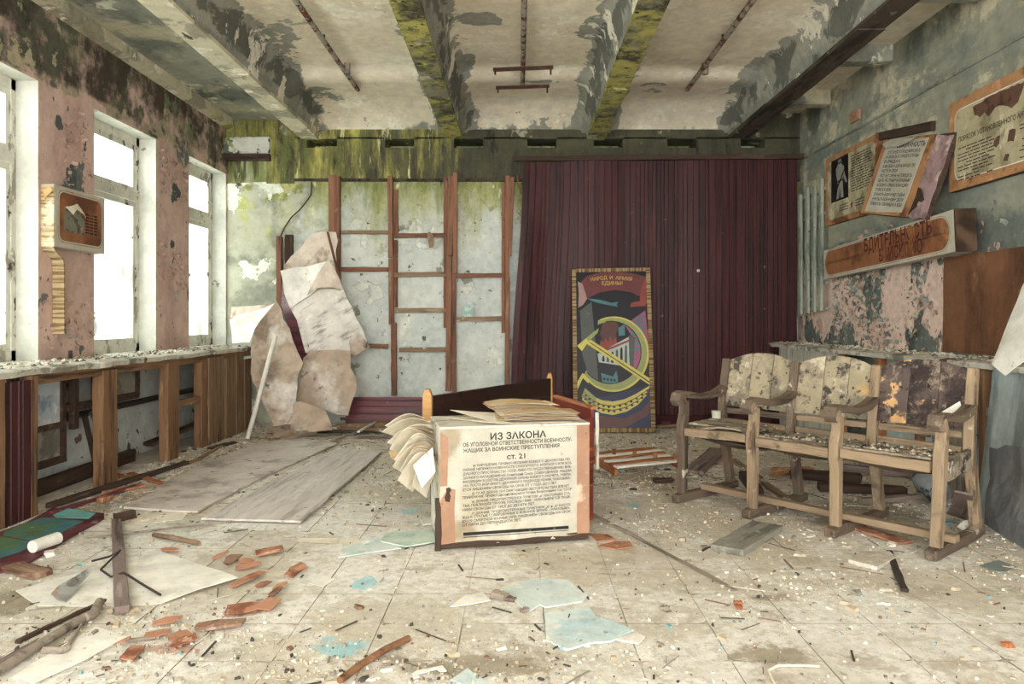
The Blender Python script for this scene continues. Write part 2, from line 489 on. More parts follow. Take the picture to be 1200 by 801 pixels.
M_BACK = mat('damp_back_wall', '#d4dad0', [
    dict(c='#c6d0ca', s=1.3, lo=.45, hi=.6, d=8, a=.8),
    dict(c='#b3b49f', s=1.9, lo=.52, hi=.62, z=(.6, 2.0), g=.25, d=10, r=.7, h=-.5),
    dict(c='#a09f8c', s=2.6, lo=.60, hi=.62, d=10, r=.68, h=-1),
    dict(c='#e0e4d6', s=2.8, lo=.60, hi=.615, d=9, r=.6, h=.6),
    dict(c='#abad62', s=1.7, lo=.25, hi=.56, z=(1.1, 2.6), g=.62, st=(1.6, 1, .6), d=10, r=.7, a=.9),
    dict(c='#7c8640', s=2.6, lo=.35, hi=.60, z=(1.5, 2.65), g=.62, st=(2, 1, .5), d=9, r=.68),
    dict(c='#56592f', s=5.0, lo=.50, hi=.62, z=(2.2, 2.75), g=.6, st=(3, 1, .35), d=8),
    dict(c='#d6d8a9', s=4.0, lo=.60, hi=.64, z=(1.7, 2.4), g=.3, d=9, st=(1.5, 1, .8)),
    dict(c='#6c6a5e', s=12, lo=.655, hi=.67, d=7, h=-1),
], bump=.6, bscale=30, bdist=.012)
M_LINTEL = mat('mossy_lintel', '#57553f', [
    dict(c='#45443a', s=2.2, lo=.45, hi=.64, st=(2, 1, .6), d=10, r=.7),
    dict(c='#bdb64e', s=2.4, lo=.42, hi=.66, st=(2.2, 1, .35), d=10, r=.7, x=(1.4, -1.6), g=.40),
    dict(c='#666d36', s=3.2, lo=.47, hi=.64, a=.85, st=(3, 1, .35), d=9, x=(1.8, -1.2), g=.40),
    dict(c='#d2cb86', s=3.6, lo=.60, hi=.66, st=(3, 1, .4), d=8, x=(1.2, -1.2), g=.2),
    dict(c='#30302a', s=3.0, lo=.54, hi=.68, st=(2.0, 1, .5), d=10, r=.7),
    dict(c='#a8a28c', s=4, lo=.60, hi=.64, d=9, z=(2.9, 3.2), g=.2),
], bump=.8, bscale=45, bdist=.02)
M_PLASTER_L = mat('mossy_plaster', '#b4b49c', [
    dict(c='#8d8f7c', s=1.8, lo=.48, hi=.58, d=9),
    dict(c='#b9b868', s=2.4, lo=.50, hi=.60, d=9, z=(1.2, 2.5), g=.3, st=(1, 1, .7)),
    dict(c='#878c3c', s=4.2, lo=.55, hi=.63, d=9, z=(1.7, 2.6), g=.4),
    dict(c='#e4e8d3', s=2.2, lo=.57, hi=.59, d=9, r=.6, h=.8),
    dict(c='#ccd0c2', s=1.4, lo=.42, hi=.62, z=(1.6, .9), g=.5, d=8),
    dict(c='#4a4a38', s=5, lo=.60, hi=.66, z=(2.1, 2.75), g=.4, d=9),
], bump=.7, bscale=35, bdist=.015)
M_RIGHT = mat('peeling_green_wall', '#a09f8b', [
    dict(c='#888d7f', s=1.5, lo=.42, hi=.62, st=(1, 1, .8), d=9),
    dict(c='#cbc3a5', s=1.35, lo=.46, hi=.54, z=(1.9, 2.5), g=.4, st=(1, .8, 1), d=10, r=.7, h=.5),
    dict(c='#7c847b', s=2.0, lo=.50, hi=.64, d=10, r=.68, st=(1, .5, 1.6), a=.8),
    dict(c='#69716a', s=1.1, lo=.36, hi=.48, z=(2.25, 1.75), g=.55, d=10, r=.7),
    dict(c='#4f5551', s=2.8, lo=.52, hi=.60, z=(2.3, 1.7), g=.4, d=9, a=.85),
    dict(c='#dfc2b1', s=1.6, lo=.475, hi=.487, z=(2.1, 1.45), g=.22, st=(1, 1, .75), d=10, r=.6, h=-.9),
    dict(c='#caa491', s=4.0, lo=.60, hi=.612, z=(2.4, 1.7), g=.3, d=9, r=.62, h=-.9),
    dict(c='#3c423d', s=6.0, lo=.63, hi=.645, z=(2.3, 1.7), g=.3, d=8, h=.6),
    dict(c='#596258', s=1.4, lo=.50, hi=.62, z=(2.86, 3.2), g=.3, d=9, st=(1, 1, .6), a=.9),  # dark streaks towards the ceiling: shade painted into the wall colour
    dict(c='#a8a489', s=3.4, lo=.60, hi=.64, d=9, z=(1.9, 2.3), g=.3),
], bump=.8, bscale=26, bdist=.014)
M_SILL = mat('plaster_ledge', '#c9c4b4', [
    dict(c='#8d8778', s=5, lo=.5, hi=.58, d=9),
    dict(c='#5a4a3e', s=4, lo=.58, hi=.62, d=9),
    dict(c='#eae6d8', s=7, lo=.6, hi=.63, d=9, h=.6),
], bump=.8, bscale=50, bdist=.01)
M_WINFRAME = mat('flaking_window_paint', '#d9d7c8', [
    dict(c='#a39c8b', s=7, lo=.55, hi=.6, st=(1, 1, .5), d=9, h=-1),
    dict(c='#5d4c40', s=13, lo=.625, hi=.64, st=(1, 1, .6), d=8, h=-1),
], bump=.5, bscale=40)
def glass_mat():
    m = bpy.data.materials.new('dirty_window_glass'); m.use_nodes = True
    t = m.node_tree; n = t.nodes; out = n['Material Output']
    n.remove(n['Principled BSDF'])
    tr = n.new('ShaderNodeBsdfTransparent'); tr.inputs[0].default_value = (.66, .68, .67, 1)
    df = n.new('ShaderNodeBsdfTranslucent'); df.inputs[0].default_value = (.9, .94, .95, 1)
    gl = n.new('ShaderNodeBsdfGlossy'); gl.inputs[1].default_value = .08
    g = n.new('ShaderNodeNewGeometry')
    nz = n.new('ShaderNodeTexNoise'); nz.inputs['Scale'].default_value = 5; nz.inputs['Detail'].default_value = 7
    t.links.new(g.outputs['Position'], nz.inputs['Vector'])
    mr = n.new('ShaderNodeMapRange'); mr.inputs['From Min'].default_value = .35; mr.inputs['From Max'].default_value = .75
    mr.inputs['To Min'].default_value = .03; mr.inputs['To Max'].default_value = .22
    t.links.new(nz.outputs['Fac'], mr.inputs['Value'])
    a = n.new('ShaderNodeMixShader'); t.links.new(mr.outputs[0], a.inputs[0]); t.links.new(tr.outputs[0], a.inputs[1]); t.links.new(df.outputs[0], a.inputs[2])
    b = n.new('ShaderNodeMixShader'); b.inputs[0].default_value = .06
    t.links.new(a.outputs[0], b.inputs[1]); t.links.new(gl.outputs[0], b.inputs[2])
    t.links.new(b.outputs[0], out.inputs['Surface'])
    return m
M_GLASS = glass_mat()

# timber and board materials (object space, grain along local x)
def wood(name, base, dk, lt, ax=0, **k):
    g = lambda a, c: tuple(a if i == ax else c for i in range(3))
    return mat(name, base, [dict(c=dk, s=4, lo=.5, hi=.66, st=g(.35, 5), d=8, r=.7),
                            dict(c=lt, s=3, lo=.56, hi=.68, st=g(.5, 4), d=8, r=.7, a=.8)] + k.pop('more', []),
               coord='object', vst=g(.4, 3), rough=k.pop('rough', .8), bump=.4, bscale=60, bdist=.004, **k)
M_STUD = wood('stud_timber', '#94654a', '#674534', '#b58c6d', more=[dict(c='#3d2a20', s=9, lo=.68, hi=.72, d=6)])
M_STUD_OLD = wood('old_stud_timber', '#85583f', '#53392b', '#a98565', more=[dict(c='#b8ab94', s=6, lo=.62, hi=.7, d=8, a=.7)])
M_BATTEN = wood('batten_timber', '#8f7358', '#5b4534', '#b59b7c', more=[dict(c='#dcd8c6', s=8, lo=.6, hi=.66, d=8)])
M_POST = wood('wainscot_timber', '#84603f', '#4a3222', '#a88662', more=[dict(c='#c9c0a6', s=6, lo=.66, hi=.7, d=8)])
M_BOARD = wood('wainscot_board', '#87694b', '#4c3828', '#a98c6b', more=[dict(c='#34271d', s=5, lo=.62, hi=.68, st=(.4, 3, 3), d=8)])
M_GREY = wood('grey_timber', '#96897a', '#645a50', '#c2b8a6')
M_GREYRED = wood('reddish_grey_timber', '#84716a', '#4f403c', '#b0a198')
M_DARKWOOD = wood('dark_timber', '#4a382c', '#2c211b', '#735d4b')
def chair_wood(sfx, ax):
    a_ = wood('bare_chair_wood' + sfx, '#978063', '#5d4a39', '#b7a07e', ax, more=[dict(c='#4b3f35', s=5, lo=.58, hi=.7, d=9, a=.85), dict(c='#6b5f4c', s=1.5, lo=.52, hi=.72, d=7, a=.6), dict(c='#c4b698', s=9, lo=.62, hi=.68, d=8, a=.7)])
    c_ = wood('grimy_chair_wood' + sfx, '#6b5a4a', '#3a3029', '#9d8b74', ax, more=[dict(c='#b7ad96', s=9, lo=.62, hi=.66, d=7), dict(c='#8a6a45', s=3, lo=.58, hi=.7, d=7, a=.8)])
    return a_, c_
M_CHAIR, M_CHAIR_DK = chair_wood('', 0)
M_CHAIR_Y, M_CHAIR_DK_Y = chair_wood('_cross', 1)
M_CHAIR_Z, M_CHAIR_DK_Z = chair_wood('_upright', 2)
M_ORANGE = wood('rusty_orange_wood', '#b06a3c', '#7a3f22', '#d3986a')
M_CHIP = mat('rusty_chip', '#b57d5c', [dict(c='#8a5338', s=9, lo=.5, hi=.62, d=8), dict(c='#d6a884', s=14, lo=.58, hi=.68, d=8), dict(c='#54301f', s=22, lo=.64, hi=.7, d=6)], coord='object', bump=.5)
M_WHITE = mat('white_dusty_sheet', '#e9e5da', [dict(c='#cbc4b3', s=4, lo=.52, hi=.66, d=8, a=.7), dict(c='#a59c89', s=14, lo=.66, hi=.7, d=7)], coord='object', bump=.15)
M_PAPER = mat('old_paper', '#e6dcc6', [dict(c='#d0bf9f', s=4, lo=.5, hi=.66, d=7, a=.8), dict(c='#b39368', s=3, lo=.64, hi=.74, d=7, a=.6)], coord='object', bump=.1)
M_PAPER_TAN = mat('tan_paper', '#cba774', [dict(c='#e1cda6', s=5, lo=.5, hi=.62, d=7), dict(c='#9c7440', s=5, lo=.62, hi=.72, d=7)], coord='object', bump=.1)
M_FADED = mat('faded_pale_blue_board', '#cfdcd8', [dict(c='#b5cfd2', s=3, lo=.48, hi=.62, d=8), dict(c='#e2e2d8', s=6, lo=.54, hi=.64, d=9), dict(c='#8fb4b8', s=12, lo=.66, hi=.7, d=7), dict(c='#a79e8a', s=9, lo=.62, hi=.7, d=9, a=.7)], coord='object', bump=.2)

# ------------------------------------------------------------------ the setting
# floor with its tiles
b = MB(); b.box((XL - .05, YF, -.06), (XR + .05, 5.94, -.0055)); b.box((XL - .05, 5.94, -.06), (XR + .05, 8.75, 0))
floor = tag(b.obj('floor', M_SCREED), kind='structure')
tile_meshes = []
r = random.Random(5)
for k in range(5):
    q = .1535
    corners = [(-q, -q), (q, -q), (q, q), (-q, q)]
    pts = []
    for i, c in enumerate(corners):
        if k and (i + k) % 4 == 0:
            c0 = corners[i - 1]; c1 = corners[(i + 1) % 4]; f = r.uniform(.05, .16); g = r.uniform(.05, .16)
            pts += [(c[0] + (c0[0] - c[0]) * f, c[1] + (c0[1] - c[1]) * f), (c[0] * .93, c[1] * .93), (c[0] + (c1[0] - c[0]) * g, c[1] + (c1[1] - c[1]) * g)]
        else: pts.append(c)
    b = MB(); b.prism(pts, .009, mside=1)
    me = bpy.data.meshes.new('floor_tile'); me.from_pydata(b.v, [], b.f); me.materials.append(M_TILE); me.materials.append(M_GROUT)
    me.polygons.foreach_set('material_index', b.mi); me.update()
    tile_meshes.append(me)
row = 0
for j in range(12):
    y = 2.22 + .31 * j + .155
    lo = max(XL + .02, -.71 * y - .7); hi = min(XR - .02, .70 * y + .7)
    for i in range(-11, 11):
        x = .10 + .31 * i + .155
        if x - .155 < lo or x + .155 > hi: continue
        o = bpy.data.objects.new('floor_tile', r.choice(tile_meshes))
        place(o, floor, T(x + r.uniform(-.001, .001), y + r.uniform(-.001, .001), -.009 + r.uniform(-.0015, .0012)) @ RZ(r.choice((0, PI / 2, PI, -PI / 2)) + r.uniform(-.003, .003)) @ RX(r.uniform(-.006, .006)) @ RY(r.uniform(-.006, .006)))

# ceiling: ribbed slab, bays between four ribs
RIBS = [-2.31, -.72, .865, 2.45]
def ceil_z(x, y):
    if x < RIBS[0]:
        return 3.19 + .17 * min(1, max(0, (RIBS[0] - .1 - x) / .18)) ** .6
    if x > RIBS[3]:
        return 3.19 + .25 * min(1, max(0, (x - RIBS[3] - .1) / .06))
    d = min(abs(x - q) for q in RIBS) - .1
    u_ = min(1, max(0, d) / .17); f = (.72 * min(1, u_ / .42) ** .8 + .28 * math.sqrt(max(0, 1 - (1 - max(0, (u_ - .30) / .70)) ** 2))) if d > 0 else 0
    e = min(1, max(0, (8.40 - y) / .50)); g = .45 * e + .55 * math.sqrt(max(0, 1 - (1 - e) ** 2))
    z = 3.19 + .31 * f * g
    if y > 7.14 and f > .5: z -= .028
    if 5.50 < y < 5.56: z -= .012
    return z
xs = []
for q0, q1 in zip(RIBS[:-1], RIBS[1:]):
    xs += [q0 - .1, q0 + .1] + [q0 + .1 + .17 * t for t in (.06, .15, .3, .42, .5, .65, .8, 1)] + [q0 + .5, (q0 + q1) / 2, q1 - .5] + [q1 - .1 - .17 * t for t in (1, .8, .65, .5, .42, .3, .15, .06)]
xs += [RIBS[3] - .1, RIBS[3] + .1, RIBS[3] + .12, RIBS[3] + .161, XR + .1]
xs = sorted(xs)
ys = [YF] + [-1 + .5 * k for k in range(13)] + [5.49, 5.5, 5.56, 5.57, 5.9, 6.4, 6.9, 7.13, 7.141, 7.4, 7.7] + [7.78 + .62 * t for t in (.1, .25, .4, .55, .7, .8, .88, .94, .98, 1)]
xs2 = [XL - .1, -2.9, RIBS[0] - .28, RIBS[0] - .2, RIBS[0] - .15, RIBS[0] - .11, RIBS[0] - .1]
def sheet_grid(xs, mi):
    b = MB(); W = len(xs)
    vs = [(x, y, ceil_z(x, y)) for y in ys for x in xs]
    b.add(vs, [(j * W + i, (j + 1) * W + i, (j + 1) * W + i + 1, j * W + i + 1) for j in range(len(ys) - 1) for i in range(W - 1)], mi, True)
    return b
ceiling = tag(sheet_grid(xs, 0).obj('ceiling', M_CEIL), kind='structure')
sheet_grid(xs2, 0).obj('side_bay', M_BAY_SIDE, ceiling)
b = MB(); b.box((XL - .4, YF, 3.56), (XR + .4, 8.8, 3.62)); b.obj('roof_slab', M_BAY_SIDE, ceiling)
for q, m in zip(RIBS, (M_RIB_PALE, M_RIB_MOSS, M_RIB_MOSS, M_RIB_DARK)):
    # stepped underside: pieces of plaster have fallen from the rib
    y = YF; b = MB(); rr = random.Random(int(q * 10))
    while y < 8.39:
        y1 = min(8.40, y + rr.uniform(.5, 1.3))
        w = .100 + rr.uniform(-.006, .006)
        b.box((q - w, y, 3.160 + rr.uniform(-.012, .012)), (q + w, y1, 3.20)); y = y1
    b.obj('ceiling_rib', m, ceiling)
# cross pieces in the narrow bay by the right wall, and cornice along the left wall
for y0, y1 in ((4.95, 5.12), (6.25, 6.40), (7.5, 7.66)):
    b = MB(); b.box((2.55, y0, 3.30), (XR, y1, 3.46)); b.obj('cross_piece', M_BAY_SIDE, ceiling, bevel=.01)
b = MB()
b.add([(XL, YF, 3.30), (XL + .10, YF, 3.315), (XL + .10, YF, 3.38), (XL, 8.4, 3.26), (XL + .10, 8.4, 3.275), (XL + .10, 8.4, 3.38)], [(0, 1, 4, 3), (1, 2, 5, 4)])
tag(b.obj('trim_1', M_RIB_PALE), kind='structure')

# left wall with window openings
ZS, ZT = .87, 2.76
b = MB()
def wbox(y0, y1, z0, z1, x0=XL - .36, x1=XL):
    b.box((x0, y0, z0), (x1, y1, z1), mis=(1, 1, 1, 0, 1, 1))
wbox(YF, 8.75, ZT, 3.42)
edges = [YF] + [v for w in WINDOWS for v in w] + [8.75]
for i in range(0, len(edges), 2): wbox(edges[i], edges[i + 1], ZS, ZT)
b.box((XL - .36, YF, -.05), (XL, 8.75, ZS), mis=(1, 1, 1, 2, 1, 1))
tag(b.obj('wall_left', [M_LEFT, M_REVEAL, M_LOW_LEFT]), kind='structure')

def bars_box(parts, name, m, parent):
    for a, c in parts:
        q = MB(); q.box(a, c); q.obj(name, m, parent, bevel=.004)
for i, (y0, y1) in enumerate(WINDOWS):
    xf = XL - .15
    q = MB(); q.box((xf - .05, y0, ZS), (xf, y0 + .045, ZT)); q.box((xf - .05, y1 - .045, ZS), (xf, y1, ZT)); q.box((xf - .05, y0, ZT - .07), (xf, y1, ZT)); q.box((xf - .05, y0, ZS), (xf, y1, ZS + .07))
    win = tag(q.obj('window_%d' % (i + 1), M_WINFRAME), kind='structure')
    f = lambda n, a, c, bev=.004: MB().box(a, c).obj(n, M_WINFRAME, win, bevel=bev)
    f('transom', (xf - .055, y0 + .03, 2.19), (xf + .012, y1 - .03, 2.27))
    def sash(name, x, ya, yb, za, zb, w=.045, t=.035):
        s_ = MB()
        s_.box((x - t, ya, za), (x, ya + w, zb)); s_.box((x - t, yb - w, za), (x, yb, zb))
        s_.box((x - t, ya + w, za), (x, yb - w, za + w)); s_.box((x - t, ya + w, zb - w), (x, yb - w, zb))
        o = s_.obj(name, M_WINFRAME, win)
        MB().box((x - t / 2 - .002, ya + w - .006, za + w - .006), (x - t / 2 + .002, yb - w + .006, zb - w + .006)).obj('pane', M_GLASS, o)
    sash('sash', xf - .008, y0 + .045, y1 - .045, ZS + .07, 2.19)
    sash('upper_sash', xf - .008, y0 + .045, y1 - .045, 2.27, ZT - .07)
    # outer casement
    xo = xf - .13; ym = (y0 + y1) / 2 + .02
    sash('outer_sash', xo, y0 + .01, ym, ZS + .03, 2.2, .05); sash('outer_sash', xo, ym, y1 - .01, ZS + .03, 2.2, .05)
    sash('outer_upper_sash', xo, y0 + .01, y1 - .01, 2.24, ZT - .02, .05)
    f('outer_sill', (xf - .2, y0, ZS - .005), (xf - .05, y1, ZS + .02))

# back wall, its recessed field, mossy lintel with pockets, and the older plaster on the left
b = MB(); b.box((XL - .3, YB, -.05), (XR + .3, YB + .35, 3.04))
b.box((XL - .3, YB + .30, 3.06), (XR + .3, YB + .36, 3.6))
wall_back = tag(b.obj('wall_back', M_BACK), kind='structure')
hx = lambda px: (px - 607) / FPX * (YB - .06)
b = MB(); b.box((hx(345), YB - .06, 2.70), (XR, YB + .01, 3.055))
holes = [(359, 395), (451, 485), (532, 566), (618, 652), (696, 730), (782, 816), (868, 896)]
xa = hx(345)
for h0, h1 in holes:
    b.box((xa, YB - .06, 3.055), (hx(h0), YB + .3, 3.17)); xa = hx(h1)
b.box((xa, YB - .06, 3.055), (XR, YB + .3, 3.17))
b.box((hx(345), YB - .02, 3.04), (XR, YB + .3, 3.054))  # pocket floors given the dark lintel colour, standing in for shade in the holes
b.box((XL, YB - .06, 3.155), (XR, YB + .3, 3.56))
b.obj('lintel', M_LINTEL, wall_back)
b = MB(); b.box((hx(345), YB - .075, 2.685), (XR, YB - .03, 2.712)); b.box((hx(700), YB - .08, 2.94), (XR, YB - .05, 2.962)); b.obj('lintel_edge', M_RIB_DARK, wall_back)
# older plaster: a thick leftover layer with a slanting broken edge
pp = [(268, 215), (361, 211), (365, 213), (364, 228), (357, 238), (350, 246), (341, 254), (333, 266), (328, 277), (326, 340), (327, 420), (326, 500), (262, 500), (262, 215)]
poly = [((p[0] - 607) / FPX * 8.36, CAM_H - (p[1] - 374) / FPX * 8.36) for p in pp]
poly[-1] = (XL - .02, poly[-1][1]); poly[-2] = (XL - .02, 0.0); poly[0] = (XL - .01, poly[0][1])
q = MB(); q.prism([(x, z) for x, z in poly], .045, M=Matrix(((1, 0, 0, 0), (0, 0, -1, YB), (0, 1, 0, 0), (0, 0, 0, 1))), mi=0, mside=1)
q.obj('plaster_layer', [M_PLASTER_L, M_RIB_DARK], wall_back)
q = MB(); q.box((XL - .02, YB - .10, 2.98), (hx(317), YB, 3.17)); q.obj('plaster_block', mat('flaked_white_plaster', '#d6d8ca', [dict(c='#59635d', s=3.5, lo=.50, hi=.52, d=9, h=-1), dict(c='#99a04c', s=4, lo=.6, hi=.7, d=8)], bump=.6), wall_back, bevel=.01)
q = MB(); q.box((XL, YB - .13, 2.905), (hx(318), YB - .06, 2.975)); q.obj('bracket_rail', M_DARKWOOD, wall_back, bevel=.004)
q = MB(); q.box((hx(312), YB - .05, 2.66), (hx(345), YB, 3.16)); q.obj('broken_plaster_edge', M_LINTEL, wall_back)

# right wall
b = MB(); b.box((XR, YF, -.05), (XR + .3, 8.75, 3.6)); wall_right = tag(b.obj('wall_right', M_RIGHT), kind='structure')
q = MB(); q.box((XR - .012, YF, 2.895), (XR + .01, YB, 2.915)); q.obj('paint_band', M_BAY_SIDE, wall_right)
q = MB(); q.box((XR - .03, YF, 0), (XR - .001, YB, .86)); q.obj('lower_wall_face', M_LOW_LEFT, wall_right)
# ------------------------------------------------------------------ ledges and the timber wainscot under the windows
PX_L, PX_R = -2.83, 2.78
def rough_ledge(name, x0, x1, y0, y1, z, m, seed):
    r = random.Random(seed); n = int((y1 - y0) / .12)
    b = MB()
    def fn(u, v):
        x = x0 + (x1 - x0) * u; y = y0 + (y1 - y0) * v
        edge = abs(u - (1 if abs(x1) < abs(x0) else 0)) < .01
        return (x + (.03 * noise.noise(Vector((y * 4, seed, 0))) if edge else 0), y, z + .010 * noise.noise(Vector((x * 9, y * 9, seed))) - (.012 if edge else 0))
    b.grid(fn, 8, n, t=.035)
    return tag(b.obj(name, m), kind='structure')
rough_ledge('trim_2', XL, PX_L + .02, YF, 7.95, .87, M_SILL, 1)
rough_ledge('trim_3', PX_R - .03, XR, 3.3, 8.25, .90, M_SILL, 2)

w = thing('wainscot', 'brown timber wainscot frame with open bays below the window ledge', 'wainscot', (PX_L, 5.2, 0))
X = PX_L
def yl(px, x=PX_L): return x * FPX / (px - 607.0)
bar('top_rail', (X - .02, 4.38, .80), (X - .02, 7.95, .80), .04, .065, M_POST, w, seg=8)
bar('back_rail', (X - .32, 3.2, .80), (X - .32, 7.95, .80), .04, .05, M_POST, w, seg=8)
for (pa, pb, m, hh) in ((-6, 4, M_POST, .82), (37, 42, M_POST, .82), (120, 137, M_POST, .80), (196, 209, M_POST, .80), (236, 243, M_POST, .78)):
    ya, yb = yl(pa), yl(pb); yc = (ya + yb) / 2
    bar('post', (X - .03, yc, 0), (X - .03, yc + rnd.uniform(-.01, .01), hh), max(.06, abs(yb - ya)), .075, m, w, up=(1, 0, 0), jit=.004, seg=6)
bar('short_rail', (X - .03, yl(209), .44), (X - .03, yl(236), .44), .05, .06, M_POST, w)
for (pa, pb, h) in ((243, 261, .80), (263, 274, .77), (275.5, 284, .80), (285, 293, .74)):
    ya, yb = yl(pa), yl(pb)
    q = MB(); bm_w = yb - ya
    q.prism(jag_poly([Vector((0, 0)), Vector((bm_w - .008, 0)), Vector((bm_w - .008, h)), Vector((0, h))], .12, .006, rnd), .016, M=Matrix(((0, 0, 1, 0), (1, 0, 0, 0), (0, 1, 0, 0), (0, 0, 0, 1))))
    # grain along local x: build upright in own space
    q2 = MB(); q2.v = [(v[2], v[1], v[0]) for v in q.v]; q2.f = [tuple(reversed(f)) for f in q.f]; q2.mi = q.mi; q2.sm = q.sm
    q2.obj('board', M_BOARD, w, T(X + .003, ya, 0) @ Matrix(((0, 0, 1, 0), (0, 1, 0, 0), (1, 0, 0, 0), (0, 0, 0, 1))))
bar('bottom_board', (X - .30, 4.3, .05), (X - .30, 6.1, .05), .05, .10, M_DARKWOOD, w, seg=6)
bar('bottom_board', (X - .28, 6.3, .10), (X - .05, 6.9, .22), .10, .03, M_DARKWOOD, w, seg=4)

M_MAROON = mat('maroon_panel', '#471a1c', [
    dict(c='#2b0f11', s=2.5, lo=.46, hi=.62, st=(6, 6, .25), d=6, v=.05),
    dict(c='#62282b', s=3.5, lo=.56, hi=.68, st=(7, 7, .2), d=6, a=.7, v=.05),
    dict(c='#8d7a74', s=16, lo=.70, hi=.72, d=6, a=.8),
    dict(c='#a79a90', s=1.2, lo=.58, hi=.80, d=8, a=.10),
], coord='object', rough=.5, spec=.32, bump=.15, bscale=40)
M_MAROON_H = mat('maroon_fallen_panel', '#6e2732', [
    dict(c='#4a1720', s=2.5, lo=.46, hi=.6, st=(.25, 6, 6), d=6, v=.05),
    dict(c='#8d4650', s=3.5, lo=.56, hi=.68, st=(.2, 7, 7), d=6, a=.8, v=.05),
    dict(c='#b5a8a0', s=6, lo=.64, hi=.72, d=8, a=.5),
], coord='object', rough=.4, spec=.5, bump=.1)
def ribbed_profile(W, seed):
    """edge-to-edge groove profile: (x, depth)"""
    r = random.Random(seed); out = [(0, 0)]; x = 0
    while x < W - .05:
        s = r.choice((.022, .03, .05, .065))
        a = x + s
        if a + .02 > W: break
        out += [(a, 0), (a + .004, -.007), (a + .011, -.007), (a + .015, 0)]
        x = a + .015
    out.append((W, 0)); return out
def ribbed_panel(name, W, H, m, seed, bend=None, nz=8, t=.008):
    pr = ribbed_profile(W, seed); b = MB(); n = len(pr)
    f = bend or (lambda x, z: (x, 0, z))
    fr = []; bk = []
    for j in range(nz + 1):
        z = H * j / nz
        for x, d in pr:
            p = f(x, z); fr.append((p[0], p[1] - d, p[2])); bk.append((p[0], p[1] + t + .002, p[2]))
    b.add(fr, [(j * n + i, j * n + i + 1, (j + 1) * n + i + 1, (j + 1) * n + i) for j in range(nz) for i in range(n - 1)], 0, False)
    b.add(bk, [(j * n + i, (j + 1) * n + i, (j + 1) * n + i + 1, j * n + i + 1) for j in range(nz) for i in range(n - 1)], 0, False)
    o = n * (nz + 1)
    b.add(fr + bk, [(i, i + o, i + 1 + o, i + 1) for i in range(n - 1)] + [(nz * n + i, nz * n + i + 1, nz * n + i + 1 + o, nz * n + i + o) for i in range(n - 1)]
          + [(j * n, (j + 1) * n, (j + 1) * n + o, j * n + o) for j in range(nz)] + [(j * n + n - 1, j * n + n - 1 + o, (j + 1) * n + n - 1 + o, (j + 1) * n + n - 1) for j in range(nz)])
    return b
# maroon facing between the first two posts of the wainscot
ya, yb = yl(5), yl(37)
q = ribbed_panel('x', yb - ya, .80, M_MAROON, 4)
tag(q.obj('maroon_board', M_MAROON, w, T(X + .01, ya, 0) @ RZ(PI / 2)), 'narrow upright maroon ribbed board')

# recess behind the frame: pipe, old sashes, valve, stick, rag
XRC = XL + .055
M_IRON = mat('dark_iron', '#3d3430', [dict(c='#5e4638', s=6, lo=.55, hi=.65, d=7)], coord='object', rough=.6)
b = MB(); b.tube([(XRC, y, .46 + .004 * math.sin(y * 3)) for y in (3.9, 4.6, 5.4, 6.2, 7.0, 7.9)], .024, 10)
pipe = thing('heating_pipe', 'dark iron heating pipe running along the wall behind the wainscot frame', 'pipe', (XRC, 5.5, .46))
b.obj('pipe_run', M_IRON, pipe)
b = MB(); b.tube([(XRC, 5.3, .46), (XRC + .02, 5.28, .55), (XRC + .02, 5.20, .58), (XRC + .02, 5.16, .62), (XRC + .02, 5.18, .66), (XRC + .02, 5.28, .67), (XRC + .02, 5.31, .72), (XRC + .02, 5.31, .93)], .014, 8)
b.obj('branch_bend', M_IRON, pipe)
b = MB(); b.tube([(XRC - .01, 4.95, .50), (XRC + .05, 5.0, .50), (XRC + .05, 5.25, .47)], [.03, .045, .03], 8); b.obj('valve', M_IRON, pipe)
M_SASHGLASS = mat('pale_blue_pane', '#b6c3cc', [dict(c='#dfe2de', s=5, lo=.5, hi=.6, d=8), dict(c='#8195ab', s=4, lo=.58, hi=.68, d=7)], coord='object', rough=.5)
M_SASHBOARD = mat('grey_board_pane', '#8d8a7c', [dict(c='#6f6b5f', s=5, lo=.5, hi=.6, d=8)], coord='object')
def old_sash(name, label, y0, y1, z0, z1, x, verts, hors, panes):
    s_ = thing(name, label, 'window sash', (x, (y0 + y1) / 2, z0))
    for (yy, za, zb, wd) in verts: MB().box((x - .02, yy - wd / 2, za), (x + .02, yy + wd / 2, zb)).obj('upright_bar', M_DARKWOOD, s_, bevel=.003)
    for (zz, ya, yb, wd) in hors: MB().box((x - .018, ya, zz - wd / 2), (x + .018, yb, zz + wd / 2)).obj('cross_bar', M_DARKWOOD, s_, bevel=.003)
    for (ya, yb, za, zb, mm) in panes: MB().box((x - .006, ya, za), (x + .002, yb, zb)).obj('pane', mm, s_)
    return s_
old_sash('old_sash', 'dark wooden sash with blue panes leaning behind the wainscot frame', 4.55, 5.05, .20, .80, XL + .19,
         [(5.02, .20, .80, .05), (4.55, .20, .80, .05)], [(.77, 4.5, 5.05, .05), (.45, 4.5, 5.02, .04), (.22, 4.5, 5.05, .05)],
         [(4.55, 5.0, .47, .76, M_SASHGLASS), (4.55, 5.0, .24, .43, M_SASHBOARD)])
old_sash('old_window_frame', 'long low dark frame with small pale panes behind the wainscot post', 5.10, 6.0, .54, .80, XL + .20,
         [(5.14, .40, .80, .06), (5.40, .54, .80, .05), (5.55, .54, .80, .05), (5.98, .54, .80, .045)], [(.78, 5.05, 6.0, .04), (.55, 5.05, 6.0, .05)],
         [(5.42, 5.53, .57, .76, M_SASHGLASS), (5.57, 5.96, .57, .76, M_SASHBOARD)])
bar('leaning_rod', (XL + .20, 5.45, 0), (XL + .14, 5.37, .46), .035, .03, M_DARKWOOD)
